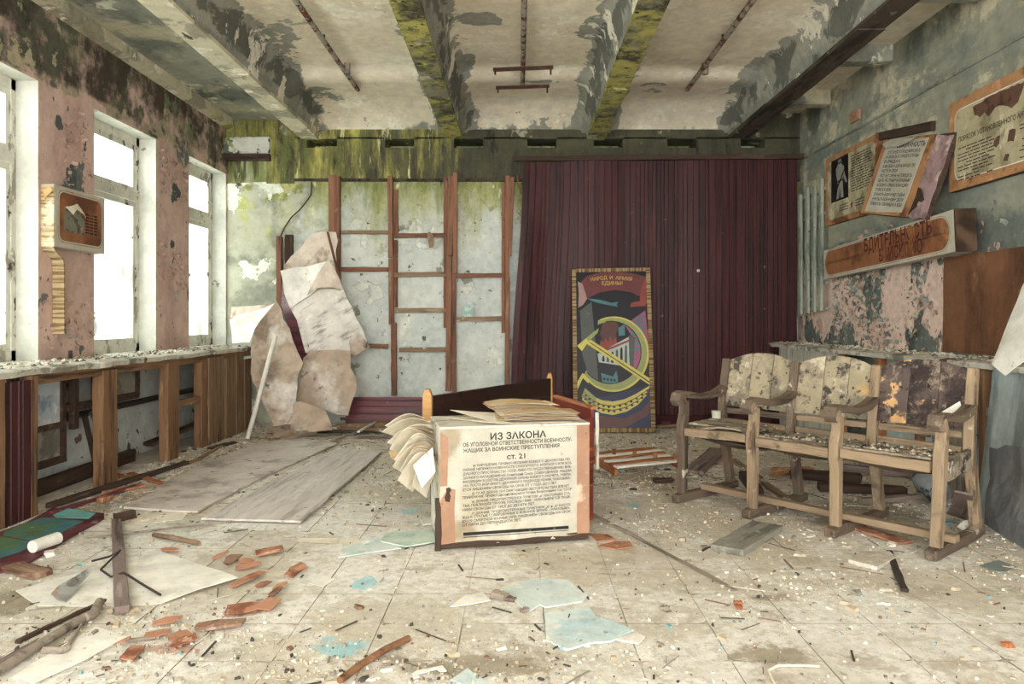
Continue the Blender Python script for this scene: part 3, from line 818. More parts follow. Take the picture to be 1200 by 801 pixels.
tag(bpy.data.objects['leaning_rod'], 'dark wooden stick leaning in the recess below the grey rag', 'stick')
tag(sheet('hanging_rag', [(XL + .25, 5.22, .50), (XL + .26, 5.45, .55), (XL + .28, 5.47, .38), (XL + .28, 5.40, .29), (XL + .28, 5.32, .36)], mat('grey_rag', '#6c6866', [dict(c='#4f4c4b', s=6, lo=.5, hi=.6)], coord='object'), None, .006, .01, .05, .02, 9, 3), 'crumpled grey rag hanging on the valve pipe in the window-side recess', 'rag')

# ------------------------------------------------------------------ timber studs on the back wall
YS = 8.33
xs_ = lambda px: (px - 607) / FPX * YS
zs_ = lambda py: CAM_H - (py - 374) / FPX * YS
st = thing('stud_frame', 'brown timber studs and battens fixed to the damp plaster beside the maroon panels', 'frame', (xs_(490), YS, 0))
def stud(px, w_, y0, y1, m=M_STUD, dy=0.0, lean=0.0, t=.05):
    bar('stud', (xs_(px + lean), YS + dy, zs_(y1)), (xs_(px), YS + dy, zs_(y0)), w_ / FPX * YS, t, m, st, up=(0, -1, 0), jit=.003, seg=8)
stud(389.0, 7, 205, 480, M_STUD, 0)
stud(396.0, 6, 207, 480, M_STUD_OLD, -.01, 0, .07)
stud(457.5, 5.5, 207, 302, M_STUD, -.012, 1, .07); stud(459, 6, 303, 380, M_STUD_OLD, -.01); stud(462, 6, 378, 463, M_STUD_OLD, -.012, 0, .06)
stud(463.5, 5, 222, 275, M_STUD, .02); stud(463.5, 4, 281, 360, M_STUD_OLD, .02); 
stud(523, 6, 208, 384, M_STUD_OLD, .02); stud(528.5, 5.5, 207, 300, M_STUD, -.012, -1, .07); stud(533.5, 5, 203, 320, M_STUD, -.012, 0, .07)
stud(526.5, 6, 300, 458, M_STUD, -.012, -1.0, .06); stud(532, 5, 320, 462, M_STUD_OLD, 0)
stud(590, 4, 215, 390, M_STUD, .02); stud(594.5, 5, 206, 330, M_STUD, -.012, 0, .07); stud(600, 5, 208, 300, M_STUD, -.01, -3, .07); stud(595, 5, 325, 452, M_STUD, -.012, -1, .06)
stud(328.5, 6, 277, 400, M_STUD_OLD, -.03, 0, .06); stud(339, 9, 275, 330, M_DARKWOOD, .0)
def batt(p0, p1, py0, py1, h_, m=M_BATTEN, dy=.0, t=.045):
    bar('batten', (xs_(p0), YS + dy, zs_(py0)), (xs_(p1), YS + dy, zs_(py1)), t, h_ / FPX * YS, m, st, jit=.003, seg=6)
batt(400, 455, 272, 272, 4); batt(400, 455, 315.5, 315.5, 5, M_STUD_OLD); batt(432, 455, 405, 405.5, 5, M_STUD_OLD)
batt(462, 522, 276, 275.5, 5, M_STUD_OLD, .0); batt(462, 524, 322, 321, 5); batt(463, 524, 363.5, 363.5, 5); batt(468, 524, 409.5, 409.5, 5)
batt(534, 588, 323, 322.5, 5, M_STUD_OLD); batt(531, 589, 374, 373, 5)
tag(sheet('wood_splinter', [(xs_(501), YS - .045, zs_(276)), (xs_(504), YS - .06, zs_(272)), (xs_(509), YS - .06, zs_(276)), (xs_(508), YS - .05, zs_(290)), (xs_(504), YS - .05, zs_(291))], M_BATTEN, None, .01, .01, .05, .01, 8, 3), 'torn pale splinter hanging from the topmost batten between studs', 'splinter')
tag(sheet('glass_shard', [(xs_(541), YS - .035, zs_(370.5)), (xs_(556), YS - .035, zs_(370.5)), (xs_(553), YS - .03, zs_(355)), (xs_(549), YS - .03, zs_(364)), (xs_(544), YS - .03, zs_(357))], mat('green_glass', '#7fa79a', [dict(c='#b9cfc4', s=9, lo=.5, hi=.6)], coord='object', rough=.3), None, .004, .004, .05, 0, 8, 4), 'jagged green glass shard standing on a batten of the stud frame', 'glass')

# ------------------------------------------------------------------ maroon wall panels
H0 = zs_(192)
def wall_sheet(px0, px1, label, seed, Y=8.20, H=2.86, bend=None, tilt=0.0):
    x0 = (px0 - 607) / FPX * Y; W = (px1 - px0) / FPX * Y
    q = ribbed_panel('wall_panel', W, H, M_MAROON, seed, bend)
    return tag(q.obj('wall_panel', M_MAROON, None, T(x0, Y, .0) @ RY(tilt)), label, 'panel')
def bend1(x, z):
    u = z / 2.86
    s = .5 - .5 * math.cos(PI * min(1, max(0, (u - .15) / .85)))
    return (x + .02 + .13 * s - .055 * s * (x / .6), -.10 * math.exp(-((x - .0) / .25) ** 2) * math.sin(PI * u) ** 1 - .02, z)
wall_sheet(597, 664, 'bowed maroon ribbed wall panel beside the orange studs, leaning edge free', 11, 8.20, 2.86, bend1)
wall_sheet(662, 733, 'maroon ribbed wall panel directly behind the painted board', 12, 8.215, 2.90, lambda x, z: (x, -.02 * math.sin(PI * x / .6) - .01 * (z / 2.86), z))
wall_sheet(732, 798, 'maroon ribbed wall panel with nail heads, third counting from the bowed one', 13, 8.225, 2.90)
wall_sheet(797, 866, 'maroon ribbed wall panel rising behind the far theatre seat', 14, 8.22, 2.90, lambda x, z: (x, -.012 * math.sin(PI * x / .6), z))
wall_sheet(865, 934, 'maroon ribbed wall panel in the corner by the green vertical slats', 15, 8.225, 2.90)
bar('trim_4', (xs_(600), 8.17, .055), (xs_(934) , 8.17, .055), .05, .11, mat('maroon_board', '#4a2428', [dict(c='#2b1417', s=4, lo=.5, hi=.6)], coord='object'), seg=8)
tag(bpy.data.objects['trim_4'], kind='structure')
bar('trim_5', (xs_(604), 8.19, 2.90), (XR - .02, 8.19, 2.925), .05, .05, M_DARKWOOD, seg=8); tag(bpy.data.objects['trim_5'], kind='structure')
# nail heads on the panels
k = 0
NAILS = {(703, 270): 'above the painted board', (819, 273): 'topmost in the column over the far seat', (819, 362): 'middle of the column over the far seat', (818, 407): 'lowest in the column over the far seat', (657, 320): 'beside the top corner of the painted board', (612, 215): 'at the top of the bowed panel'}
for (px, py) in ((703, 270), (819, 273), (818, 317), (819, 362), (818, 407), (657, 320), (612, 215)):
    q = MB(); q.tube([(0, 0, 0), (0, -.012, 0)], .011 if py != 317 else .018, 8)
    tag(q.obj('nail_head', M_IRON if py != 317 else M_WINFRAME, None, T(at(px, py, 8.205))), 'dark nail head in the maroon panels, ' + NAILS[(px, py)] if py != 317 else 'pale washer nailed to a maroon wall panel', 'nail', 'nail heads in the maroon panels' if py != 317 else None)
q = MB(); q.tube([at(606, 205, 8.14), at(607, 215, 8.10), at(609, 222, 8.08), at(611, 228, 8.09)], .007, 6)
tag(q.obj('bent_strip', M_STUD_OLD), 'small bent strip sticking off the top of the bowed maroon panel', 'strip')
# fallen panel, lying on its long edge
q = ribbed_panel('x', .30, 2.15, M_MAROON_H, 21)
q2 = MB(); q2.v = [(v[2], v[1], v[0]) for v in q.v]; q2.f = [tuple(reversed(f)) for f in q.f]; q2.mi = q.mi; q2.sm = q.sm
p = at(404, 497, 8.02); tag(q2.obj('fallen_wallboard', M_MAROON_H, None, T(p.x, 8.04, .02) @ RX(-.25)), 'maroon ribbed panel lying on its long edge below the battens', 'panel')

# ------------------------------------------------------------------ painted board leaning on the maroon panels
bl, brt = fl(672, 507), fl(769, 509)
W = (Vector((brt.x, brt.y, 0)) - Vector((bl.x, bl.y, 0))).length
rz = math.atan2(brt.y - bl.y, brt.x - bl.x)
Hh = 1.73; lean = math.radians(13.5)
pb = thing('painted_board', 'tall painted board with hammer and sickle in a reed-edged frame, leaning on panels', 'board', local=True,
           M=T(bl.x, bl.y, .005) @ RZ(rz * .6) @ RX(-lean) @ Matrix(((1, -.018, 0, 0), (0, 1, 0, 0), (0, 0, 1, 0), (0, 0, 0, 1))).transposed().to_3x3().to_4x4())
pb.matrix_basis = T(bl.x, bl.y, .005) @ RZ(rz * .6) @ RX(-lean) @ RY(-.012)
def flat(name, c, rough=.45):
    return mat(name, c, [dict(c='#201c22', s=5, lo=.62, hi=.75, d=8, a=.4), dict(c='#a79a8a', s=8, lo=.66, hi=.76, d=8, a=.35)], coord='world', rough=rough, bump=.05, var=.08, spec=.4)
A_NAVY, A_BLUE, A_YEL, A_YELD = flat('art_navy', '#15131f'), flat('art_blue', '#20264f'), flat('art_yellow', '#c9bb3c'), flat('art_olive', '#8f9652')
A_BAN, A_RED, A_TEAL, A_GREY, A_MAG, A_BLK, A_SLATE = flat('art_banner', '#6d3234'), flat('art_red', '#8f3a2f'), flat('art_teal', '#3d767c'), flat('art_grey', '#a9b5ad'), flat('art_magenta', '#9c4d74'), flat('art_black', '#161418'), flat('art_slate', '#4d5350')
A_BRN, A_GOLD, A_ROSE = flat('art_brown', '#5b3430'), flat('art_gold', '#bd9b3c'), flat('art_rose', '#a5807a')
MB().box((.03, 0, .03), (W - .03, .018, Hh - .03)).obj('board_face', A_NAVY, pb)
def reed(name, st, base='#a38a60', dk='#705433'):
    return mat(name, base, [dict(c=dk, s=1.0, lo=.45, hi=.58, st=st, d=2, v=.1), dict(c='#574430', s=5, lo=.6, hi=.72, d=7, a=.7)], coord='object', bump=.3)
M_REED, M_REED_X = reed('reed_edging', (2, 2, 55)), reed('reed_edging_top', (55, 2, 2))
for (a, c) in (((0, -.012, 0), (.045, .03, Hh)), ((W - .045, -.012, 0), (W, .03, Hh)), ((.045, -.012, 0), (W - .045, .03, .045)), ((.045, -.012, Hh - .04), (W - .045, .03, Hh))):
    MB().box(a, c).obj('frame_strip', M_REED if c[2] - a[2] > 1 else M_REED_X, pb, bevel=.003)
def art(x, y):
    """coordinates measured on the crop of the board -> board plane"""
    xc = x - 20.0 * (y - 50) / 700.0
    return ((xc - 58) / (415 - 58) * W, (762 - y) / (762 - 50) * Hh)
depth_ = [0]
LAST = {}
def paint(name, pts, m, lift=None):
    d = .0006 * (lift or 1)
    q = MB(); vs = [art(*p) for p in pts]
    q.prism([(v[0], v[1]) for v in vs], .0005, M=Matrix(((1, 0, 0, 0), (0, 0, -1, -d), (0, 1, 0, 0), (0, 0, 0, 1))))
    host = {'window_band': 'painted_tower_block', 'hall_side': 'painted_hall', 'hall_arch': 'painted_hall', 'hall_frieze': 'painted_hall', 'ship_window': 'painted_ship', 'sickle_edge': 'sickle', 'sickle_line': 'sickle', 'sickle_tang': 'sickle', 'handle_line': 'hammer_handle', 'hammer_face': 'hammer_head', 'ribbon_fold': 'wheat_ribbon', 'ribbon_line': 'wheat_ribbon', 'wheat_ear': 'wheat_ribbon', 'banner_end': 'painted_banner'}.get(name)
    LAST[name] = o = q.obj(name, m, LAST.get(host, pb))
    return o
def arc(cx, cy, rx, ry, a0, a1, n=24):
    return [(cx + rx * math.cos(math.radians(a0 + (a1 - a0) * i / n)), cy + ry * math.sin(math.radians(a0 + (a1 - a0) * i / n))) for i in range(n + 1)]
paint('painted_water', [(95, 640), (430, 560), (430, 742), (95, 742)], A_BLUE, 1)
paint('painted_tower', [(98, 240), (150, 200), (175, 420), (185, 560), (150, 560), (112, 430)], A_SLATE, 2)
paint('painted_banner', [(95, 150), (100, 110), (130, 82), (190, 68), (260, 66), (330, 74), (400, 92), (398, 195), (330, 160), (260, 148), (190, 158), (130, 185)], A_BAN, 2)
paint('banner_end', [(86, 108), (108, 118), (130, 186), (112, 214), (90, 226), (92, 160)], A_ROSE, 3)
paint('banner_end', [(372, 150), (398, 86), (404, 196), (392, 222), (325, 226), (330, 206), (368, 200)], A_RED, 3)
paint('painted_jet', [(130, 184), (190, 192), (240, 206), (272, 202), (264, 214), (270, 224), (236, 218), (190, 208), (150, 196)], A_TEAL, 3)
paint('painted_smoke', [(200, 300), (225, 272), (258, 285), (275, 310), (262, 345), (268, 372), (215, 392), (190, 345)], A_BRN, 2)
paint('painted_walls', [(186, 400), (196, 365), (206, 380), (214, 358), (226, 380), (236, 352), (246, 376), (258, 360), (268, 384), (262, 402), (188, 412)], A_RED, 3)
paint('painted_block', [(272, 318), (300, 300), (302, 350), (274, 352)], A_TEAL, 3)
paint('painted_tower_block', [(300, 305), (392, 242), (408, 400), (395, 470), (340, 500), (330, 350)], A_MAG, 3)
for i in range(6):
    paint('window_band', [(322 + i * 2, 300 + i * 24), (384 + i * 2, 258 + i * 24), (386 + i * 2, 270 + i * 24), (324 + i * 2, 312 + i * 24)], A_TEAL, 4)
paint('painted_hall', [(180, 430), (332, 350), (346, 362), (340, 490), (186, 466)], A_GREY, 4)
paint('hall_side', [(318, 352), (332, 348), (346, 362), (340, 492), (322, 486)], A_SLATE, 5)
for i in range(6):
    x0 = 200 + i * 20; h = 26 + i * 9
    paint('hall_arch', [(x0, 462 + i * 3), (x0 + 1, 462 - h + 10), (x0 + 6, 462 - h), (x0 + 11, 462 - h + 8), (x0 + 12, 464 + i * 3)], A_SLATE if i % 2 else A_BLK, 5)
paint('hall_frieze', [(190, 420), (326, 366), (326, 376), (190, 430)], A_RED, 5)
paint('painted_ship', [(196, 512), (250, 528), (264, 502), (270, 530), (272, 566), (204, 560)], A_TEAL, 3)
for i in range(4): paint('ship_window', [(206 + i * 15, 532 + i * 2), (215 + i * 15, 533 + i * 2), (216 + i * 15, 544 + i * 2), (208 + i * 15, 543 + i * 2)], A_NAVY, 4)
paint('sickle', arc(250, 430, 158, 163, -116, 146, 44) + arc(238, 423, 133, 133, 144, -116, 44), A_YELD, 6)
paint('sickle_edge', arc(250, 430, 158, 163, -112, 146, 44) + arc(248, 429, 151, 156, 146, -112, 44), A_YEL, 7)
paint('sickle_line', arc(238, 423, 137, 137, -100, 140, 44) + arc(238, 423, 133, 133, 140, -100, 44), A_BLK, 7)
paint('sickle_tang', [(86, 560), (114, 512), (150, 545), (140, 556), (116, 534), (90, 590)], A_YEL, 8)
paint('hammer_handle', [(136, 372), (152, 370), (428, 548), (430, 568), (412, 566), (134, 388)], A_YEL, 9)
paint('handle_line', [(142, 380), (146, 379), (420, 557), (418, 561)], A_BLK, 10)
paint('hammer_head', [(88, 394), (146, 346), (184, 318), (180, 338), (128, 388), (110, 418)], A_YELD, 9)
paint('hammer_face', [(88, 394), (130, 362), (138, 378), (110, 418)], A_YEL, 10)
up = [(126, 576), (150, 606), (200, 628), (250, 634), (300, 624), (350, 602), (412, 566)]
dn = [(396, 608), (360, 646), (310, 676), (250, 690), (200, 682), (160, 660), (114, 626)]
paint('wheat_ribbon', up + dn, A_YEL, 8)
paint('ribbon_fold', [(112, 612), (126, 576), (176, 618), (176, 668), (150, 652)], A_YELD, 9)
for f_ in (.30, .62):
    mid = [(u_[0] + (d_[0] - u_[0]) * f_, u_[1] + (d_[1] - u_[1]) * f_) for u_, d_ in zip(up, reversed(dn))]
    paint('ribbon_line', mid + [(x_, y_ + 4) for x_, y_ in reversed(mid)], A_BRN, 9)
for i in range(13):
    t_ = i / 12 * 5.6 + .3; k_ = int(t_); g_ = t_ - k_
    u0, u1 = up[k_], up[k_ + 1]; d0, d1 = dn[6 - k_], dn[5 - k_]
    for f_ in (.46, .78):
        cx = (u0[0] + (u1[0] - u0[0]) * g_) * (1 - f_) + (d0[0] + (d1[0] - d0[0]) * g_) * f_; cy = (u0[1] + (u1[1] - u0[1]) * g_) * (1 - f_) + (d0[1] + (d1[1] - d0[1]) * g_) * f_
        paint('wheat_ear', [(cx - 8, cy - 2), (cx, cy - 6), (cx + 8, cy - 2), (cx, cy + 5)], A_BLK if i % 2 else A_BRN, 10)
paint('painted_ground', [(176, 690), (300, 702), (372, 672), (418, 622), (404, 690), (330, 730), (300, 742), (190, 742)], A_BRN, 2)
def art_text(lines, m, name):
    b = MB()
    for (s_, x, y, size, wd, rot) in lines:
        p = art(x, y)
        M_ = Matrix(((1, 0, 0, 0), (0, 0, -1, -.0072), (0, 1, 0, 0), (0, 0, 0, 1))) @ T(p[0], p[1], 0) @ RZ(rot)
        text_mb([(s_, 0, 0, size, wd)], M_, 0, b)
    return b.obj(name, m, pb)
art_text([('НАРОД', 146, 108, .055, .175, .12), ('И', 232, 100, .05, .03, 0), ('АРМИЯ', 258, 101, .055, .175, -.12), ('ЕДИНЫ!', 196, 126, .055, .22, .0)], A_GOLD, 'lettering')
# ------------------------------------------------------------------ law display box in the middle of the room
A, B_ = fl(516, 645), fl(690, 633)
BW = math.hypot(B_.x - A.x, B_.y - A.y); BR = math.atan2(B_.y - A.y, B_.x - A.x); BD, BH = .42, .615
M_POSTER = mat('yellowed_poster', '#bdb8a7', [
    dict(c='#b5a98a', s=2.5, lo=.50, hi=.68, d=9, a=.8), dict(c='#cec8b5', s=4, lo=.56, hi=.66, d=8), dict(c='#8e7f66', s=18, lo=.66, hi=.70, d=7, a=.7),
    dict(c='#96805e', s=3, lo=.52, hi=.75, d=8, a=.7, amp=1.6, bg=.8, blobs=[((A.x + .05, A.y, .55), (.14, .3, .22)), ((A.x + .1, A.y, .1), (.2, .3, .14))])], rough=.7, bump=.1)
M_PINKSTRIP = mat('faded_orange_edge', '#a98062', [dict(c='#a97957', s=5, lo=.52, hi=.64, d=8), dict(c='#6d4230', s=16, lo=.655, hi=.68, d=6), dict(c='#ddbfa2', s=4, lo=.58, hi=.68, d=8)], rough=.75, bump=.2)
M_BOXSIDE = mat('worn_white_box_side', '#d5cfc0', [dict(c='#9d917e', s=4, lo=.52, hi=.62, d=8), dict(c='#6a4f3c', s=6, lo=.62, hi=.68, d=8)], coord='object')
M_INK = mat('printed_ink', '#2b2a27', [dict(c='#77715f', s=11, lo=.57, hi=.66, d=7, a=.9)], coord='world', bump=0, var=.05)
M_INK_FADE = mat('faded_ink', '#4a473f', [dict(c='#b1a88f', s=9, lo=.50, hi=.62, d=7, a=.95)], coord='world', bump=0, var=.05)
bx = thing('display_box', 'low cream display box with printed Cyrillic law text standing mid-floor', 'box', (A.x, A.y, 0), BR, local=True)
q = MB(); t_ = .012
q.box((0, .004, .02), (BW, BD, .02 + t_)); q.box((0, .004, .02), (t_, BD, BH - .012)); q.box((BW - t_, .004, .02), (BW, BD, BH - .012)); q.box((0, BD - t_, .02), (BW, BD, BH - .012))
q.obj('side_panels', M_BOXSIDE, bx)
q = MB(); q.box((-.004, -.006, BH - .012), (BW + .004, BD + .004, BH)); q.obj('top_panel', M_BOXSIDE, bx, bevel=.002)
fp = [(.0, .05), (.05, .035), (.2, .04), (.35, .03), (.5, .038), (.65, .032), (BW, .04), (BW, BH - .013), (0, BH - .013), (0, .30), (-.004, .26), (.0, .2)]
XZ = Matrix(((1, 0, 0, 0), (0, 0, -1, 0), (0, 1, 0, 0), (0, 0, 0, 1)))
q = MB(); q.prism(fp, .004, M=T(0, .004, 0) @ XZ); front = q.obj('front_panel', M_POSTER, bx)
q = MB(); q.prism([(BW - .065, .042), (BW + .002, .04), (BW + .002, BH - .014), (BW - .065, BH - .014)], .0025, M=T(0, -.0005, 0) @ XZ); q.obj('edge_strip', M_PINKSTRIP, bx)
q = MB(); q.prism([(0, .03), (.075, .036), (.07, .2), (.075, .30), (.04, .31), (.0, .25)], .0025, M=T(0, -.0005, 0) @ XZ)
q.prism([(.0, .32), (.035, .32), (.04, .56), (0, .59)], .0025, M=T(0, -.0005, 0) @ XZ); q.obj('edge_strip', M_PINKSTRIP, bx)
q = MB(); q.prism([(.025, .245), (.045, .24), (.052, .27), (.045, .285), (.055, .30), (.045, .315), (.028, .31), (.03, .285), (.02, .265)], .002, M=T(0, -.0032, 0) @ XZ); q.obj('missing_veneer_patch', M_DARKWOOD, bx)
bar('bottom_batten', (0, .012, .022), (BW, .012, .03), .02, .04, M_DARKWOOD, bx, jit=.004, seg=8)
bar('corner_batten', (-.012, .0, .0), (-.008, .01, .26), .03, .018, M_DARKWOOD, bx, jit=.005, seg=6)
q = MB(); q.prism([(.115, .067), (.665, .068), (.665, .084), (.115, .083)], .0006, M=T(0, -.0005, 0) @ XZ); q.obj('printed_rule', M_INK, front)
q = MB(); q.prism([(.115, .057), (.665, .059), (.665, .062), (.115, .061)], .0006, M=T(0, -.0005, 0) @ XZ)
q.obj('printed_rule', M_INK, front)
# text measured on the crop of the front: left edge x 37 -> 0, right 908 -> BW; top y 62 -> BH, bottom 745 -> .03
def bp(x, y):
    u = (x - 37) / 871.0; top = 62 - 14 * u; bot = 775 - 65 * u
    return (u * BW, .0 + (bot - y) / (bot - top) * (BH - .016))
L1 = [('ИЗ ЗАКОНА', 322, 124, .048, 328), ('ОБ УГОЛОВНОЙ ОТВЕТСТВЕННОСТИ ВОЕННОСЛУ-', 165, 163, .027, 640), ('ЖАЩИХ ЗА ВОИНСКИЕ ПРЕСТУПЛЕНИЯ .', 165, 197, .027, 580), ('ст. 21', 418, 238, .036, 108)]
L2 = [('а) НАРУШЕНИЕ ПРАВИЛ НЕСЕНИЯ БОЕВОГО ДЕЖУРСТВА ПО', 222, 280, 570), ('ОХРАНЕ НЕПРИКОСНОВЕННОСТИ СУХОПУТНОГО, МОРСКОГО ИЛИ ВОЗ-', 165, 306, 640), ('ДУШНОГО ПРОСТРАНСТВА СССР, ЛИБО ПО ПРЕДОТВРАЩЕНИЮ ВНЕ-', 165, 330, 638),
      ('ЗАПНОГО НАПАДЕНИЯ НА Советский Союз, СОВЕРШЕННОЕ ЛИЦОМ,', 165, 354, 640), ('ВХОДЯЩИМ В СОСТАВ ДЕЖУРНОЙ СМЕНЫ БОЕВОГО РАСЧЕТА, ЭКИПА-', 165, 377, 636), ('ЖА, ПОСТА ИЛИ ИНОГО ДЕЖУРНОГО ПОДРАЗДЕЛЕНИЯ, НАКАЗЫВА-', 165, 400, 632),
      ('ЕТСЯ ЛИШЕНИЕМ СВОБОДЫ НА СРОК ОТ 1 ГОДА ДО 5 ЛЕТ.', 165, 424, 552), ('б) ТО ЖЕ ДЕЯНИЕ ПРИ СМЯГЧАЮЩИХ ОБСТОЯТЕЛЬСТВАХ ВЛЕЧЕТ', 218, 445, 570), ('ПРИМЕНЕНИЕ ПРАВИЛ Дисциплинарного Устава Вооруженных Сил СССР', 162, 470, 642),
      ('в) ДЕЯНИЕ, ПРЕДУСМОТРЕННОЕ ПУНКТОМ „а“ НАСТОЯЩЕЙ СТА-', 218, 492, 580), ('ТЬИ, ПОВЛЕКШЕЕ ТЯЖКИЕ ПОСЛЕДСТВИЯ, - НАКАЗЫВАЕТСЯ ЛИШЕ-', 165, 518, 635), ('НИЕМ СВОБОДЫ ОТ ТРЕХ ДО ДЕСЯТИ ЛЕТ.', 162, 542, 422),
      ('г) ДЕЯНИЯ, ПРЕДУСМОТРЕННЫЕ ПУНКТАМИ „а“ и „б“ НАСТО-', 218, 562, 582), ('ЯЩЕЙ СТАТЬИ, СОВЕРШЕННЫЕ В ВОЕННОЕ ВРЕМЯ, - НАКАЗЫВА-', 162, 587, 632), ('ЮТСЯ СМЕРТНОЙ КАЗНЬЮ ИЛИ ЛИШЕНИЕМ СВОБОДЫ НА СРОК', 162, 610, 636), ('ОТ ПЯТИ ДО ПЯТНАДЦАТИ ЛЕТ.', 162, 632, 342)]
tm = T(0, -.0006, 0) @ XZ
def boxtext(rows, m, name):
    b = MB()
    for (s_, x, y, size, wpx) in rows:
        p = bp(x, y); rot = .03 * (y - 62) / 700 + .012
        text_mb([(s_, 0, 0, size, wpx / 871.0 * BW)], tm @ T(p[0], p[1], 0) @ RZ(rot), 0, b)
    return tag(b.obj(name, m, front), kind='stuff')
boxtext(L1, M_INK, 'heading_lettering')
boxtext([(s_, x, y, .0172, w_) for s_, x, y, w_ in L2], M_INK, 'text_lettering')

# papers on the box and spilling beside it
BM = T(A.x, A.y, 0) @ RZ(BR)
def booklet(name, label, x, y, z, L, Wd, pages, rot, mt, spread=.02, seed=1, droop=0.0):
    """folded booklet: cover and leaves, spine along local y at x = 0"""
    r = random.Random(seed)
    g = thing(name, label, 'papers', local=True, M=BM @ T(x, y, z) @ RZ(rot))
    h = 0.0
    for k in range(pages):
        hh = .0022 + .0035 * r.random(); dx = r.uniform(-spread, spread); dl = r.uniform(-.012, .012)
        def fn(u, v, hh=hh, h=h, dx=dx, dl=dl, k=k):
            xx = u * (L + dl) + dx
            arch = .012 * math.sin(PI * min(1, u * 1.05)) * (k / pages) - .02 * max(0, .16 - u) * k / pages
            return (xx, (v - .5) * Wd + .012 * (u - .5) * math.sin(k * 1.7), h + arch + hh * .5 * (1 - u) + .003 * noise.noise(Vector((u * 5, v * 5, k))) + .004)
        MB().grid(fn, 10, 3, t=.0012).obj('leaf' if k < pages - 1 else 'cover', mt[k % len(mt)], g)
        h += hh
    return g
booklet('booklet', 'thick curled booklet of tan leaves, uppermost on the display box', .30, .27, BH + .045, .34, .22, 9, .02, [M_PAPER_TAN, M_PAPER, M_PAPER_TAN], .018, 5)
booklet('booklet', 'open cream booklet lying in front of the thick tan one on the display box', .33, .15, BH + .012, .40, .22, 8, -.06, [M_PAPER, M_PAPER_TAN], .02, 6)
def card(name, label, cat, pts, m, M=None, t=.002, wave=.004, seed=1, jag=.003, group=None, cuts=2):
    M = M or Matrix.Identity(4)
    o = sheet(name, [M @ Vector(p) for p in pts], m, None, t, jag, .06, wave, 6.0, seed, cuts)
    return tag(o, label, cat, group)
card('loose_card', 'pale card with a pointed end jutting over the box behind the booklets', 'card', [(.09, .30, BH + .045), (.34, .25, BH + .03), (.42, .12, BH + .006), (.28, .06, BH + .006)], M_PAPER, BM, seed=2)
card('loose_card', 'cream sheet flat on the box top under the booklets', 'card', [(.02, .34, BH + .006), (.30, .05, BH + .003), (.69, .02, BH + .003), (.60, .3, BH + .003)], M_PAPER, BM, seed=3, wave=.001)
card('loose_card', 'narrow pale strip of card overhanging the front edge of the box top', 'card', [(.16, .12, BH + .012), (.30, -.015, BH + .010), (.36, -.012, BH + .010), (.33, .10, BH + .014)], M_PAPER, BM, seed=4, wave=.002)
for k in range(12):
    u = k / 11
    c0 = BM @ Vector((-.016, .10 + .20 * (1 - u) + .02 * math.sin(k * 2.3), .605 - .19 * u))
    Lk = .20 + .035 * math.sin(k * 2.1) - .09 * u
    e0 = c0 + Vector((-Lk, -.02 + .03 * math.sin(k * 1.9), -.03 - .06 * u)); wv = Vector((.05, .17, -.05 - .05 * u))
    def fan(s, v, c0=c0, e0=e0, wv=wv, k=k):
        p = c0.lerp(e0, s) + wv * (v - .5); p.z += .035 * math.sin(PI * s) - .06 * s * s * (k % 4) / 3 + .006 * math.sin(k * 1.3 + s * 5)
        return p
    tag(MB().grid(fan, 8, 3, t=.0016).obj('paper_sheet', M_PAPER_TAN if k in (8,) else M_PAPER), ('topmost', 'second', 'third', 'fourth', 'fifth', 'sixth', 'seventh', 'eighth', 'ninth', 'tenth', 'eleventh', 'lowest')[k] + ' cream sheet, counted from the top, in the fan of papers beside the display box', 'paper', 'fan of papers beside the display box')
card('paper_wad', 'wide crumpled cream sheet filling the gap behind the fan of papers', 'paper', [at(470, 520, 4.3), at(488, 494, 4.32), at(514, 492, 4.28), at(515, 556, 4.15), at(496, 552, 4.2), at(478, 540, 4.3)], M_PAPER, t=.003, seed=60, wave=.03)
card('white_card', 'white square card hanging askew from the spilled paper fan by the box', 'card', [at(484, 545, 3.70), at(507, 524, 3.80), at(510, 553, 3.74), at(494, 572, 3.68)], M_WHITE, t=.004, seed=8, wave=.003)
card('curled_strip', 'upper of two curled tan paper strips poking from the paper fan', 'paper', [at(458, 519, 4.35), at(466, 515, 4.35), at(492, 511, 4.25), at(494, 517, 4.2), at(462, 526, 4.3)], M_PAPER_TAN, seed=9, wave=.01)
card('curled_strip', 'lower of two curled tan paper strips poking from the paper fan', 'paper', [at(455, 528, 4.3), at(464, 524, 4.3), at(490, 520, 4.2), at(492, 526, 4.15), at(458, 536, 4.25)], M_PAPER_TAN, seed=10, wave=.01)

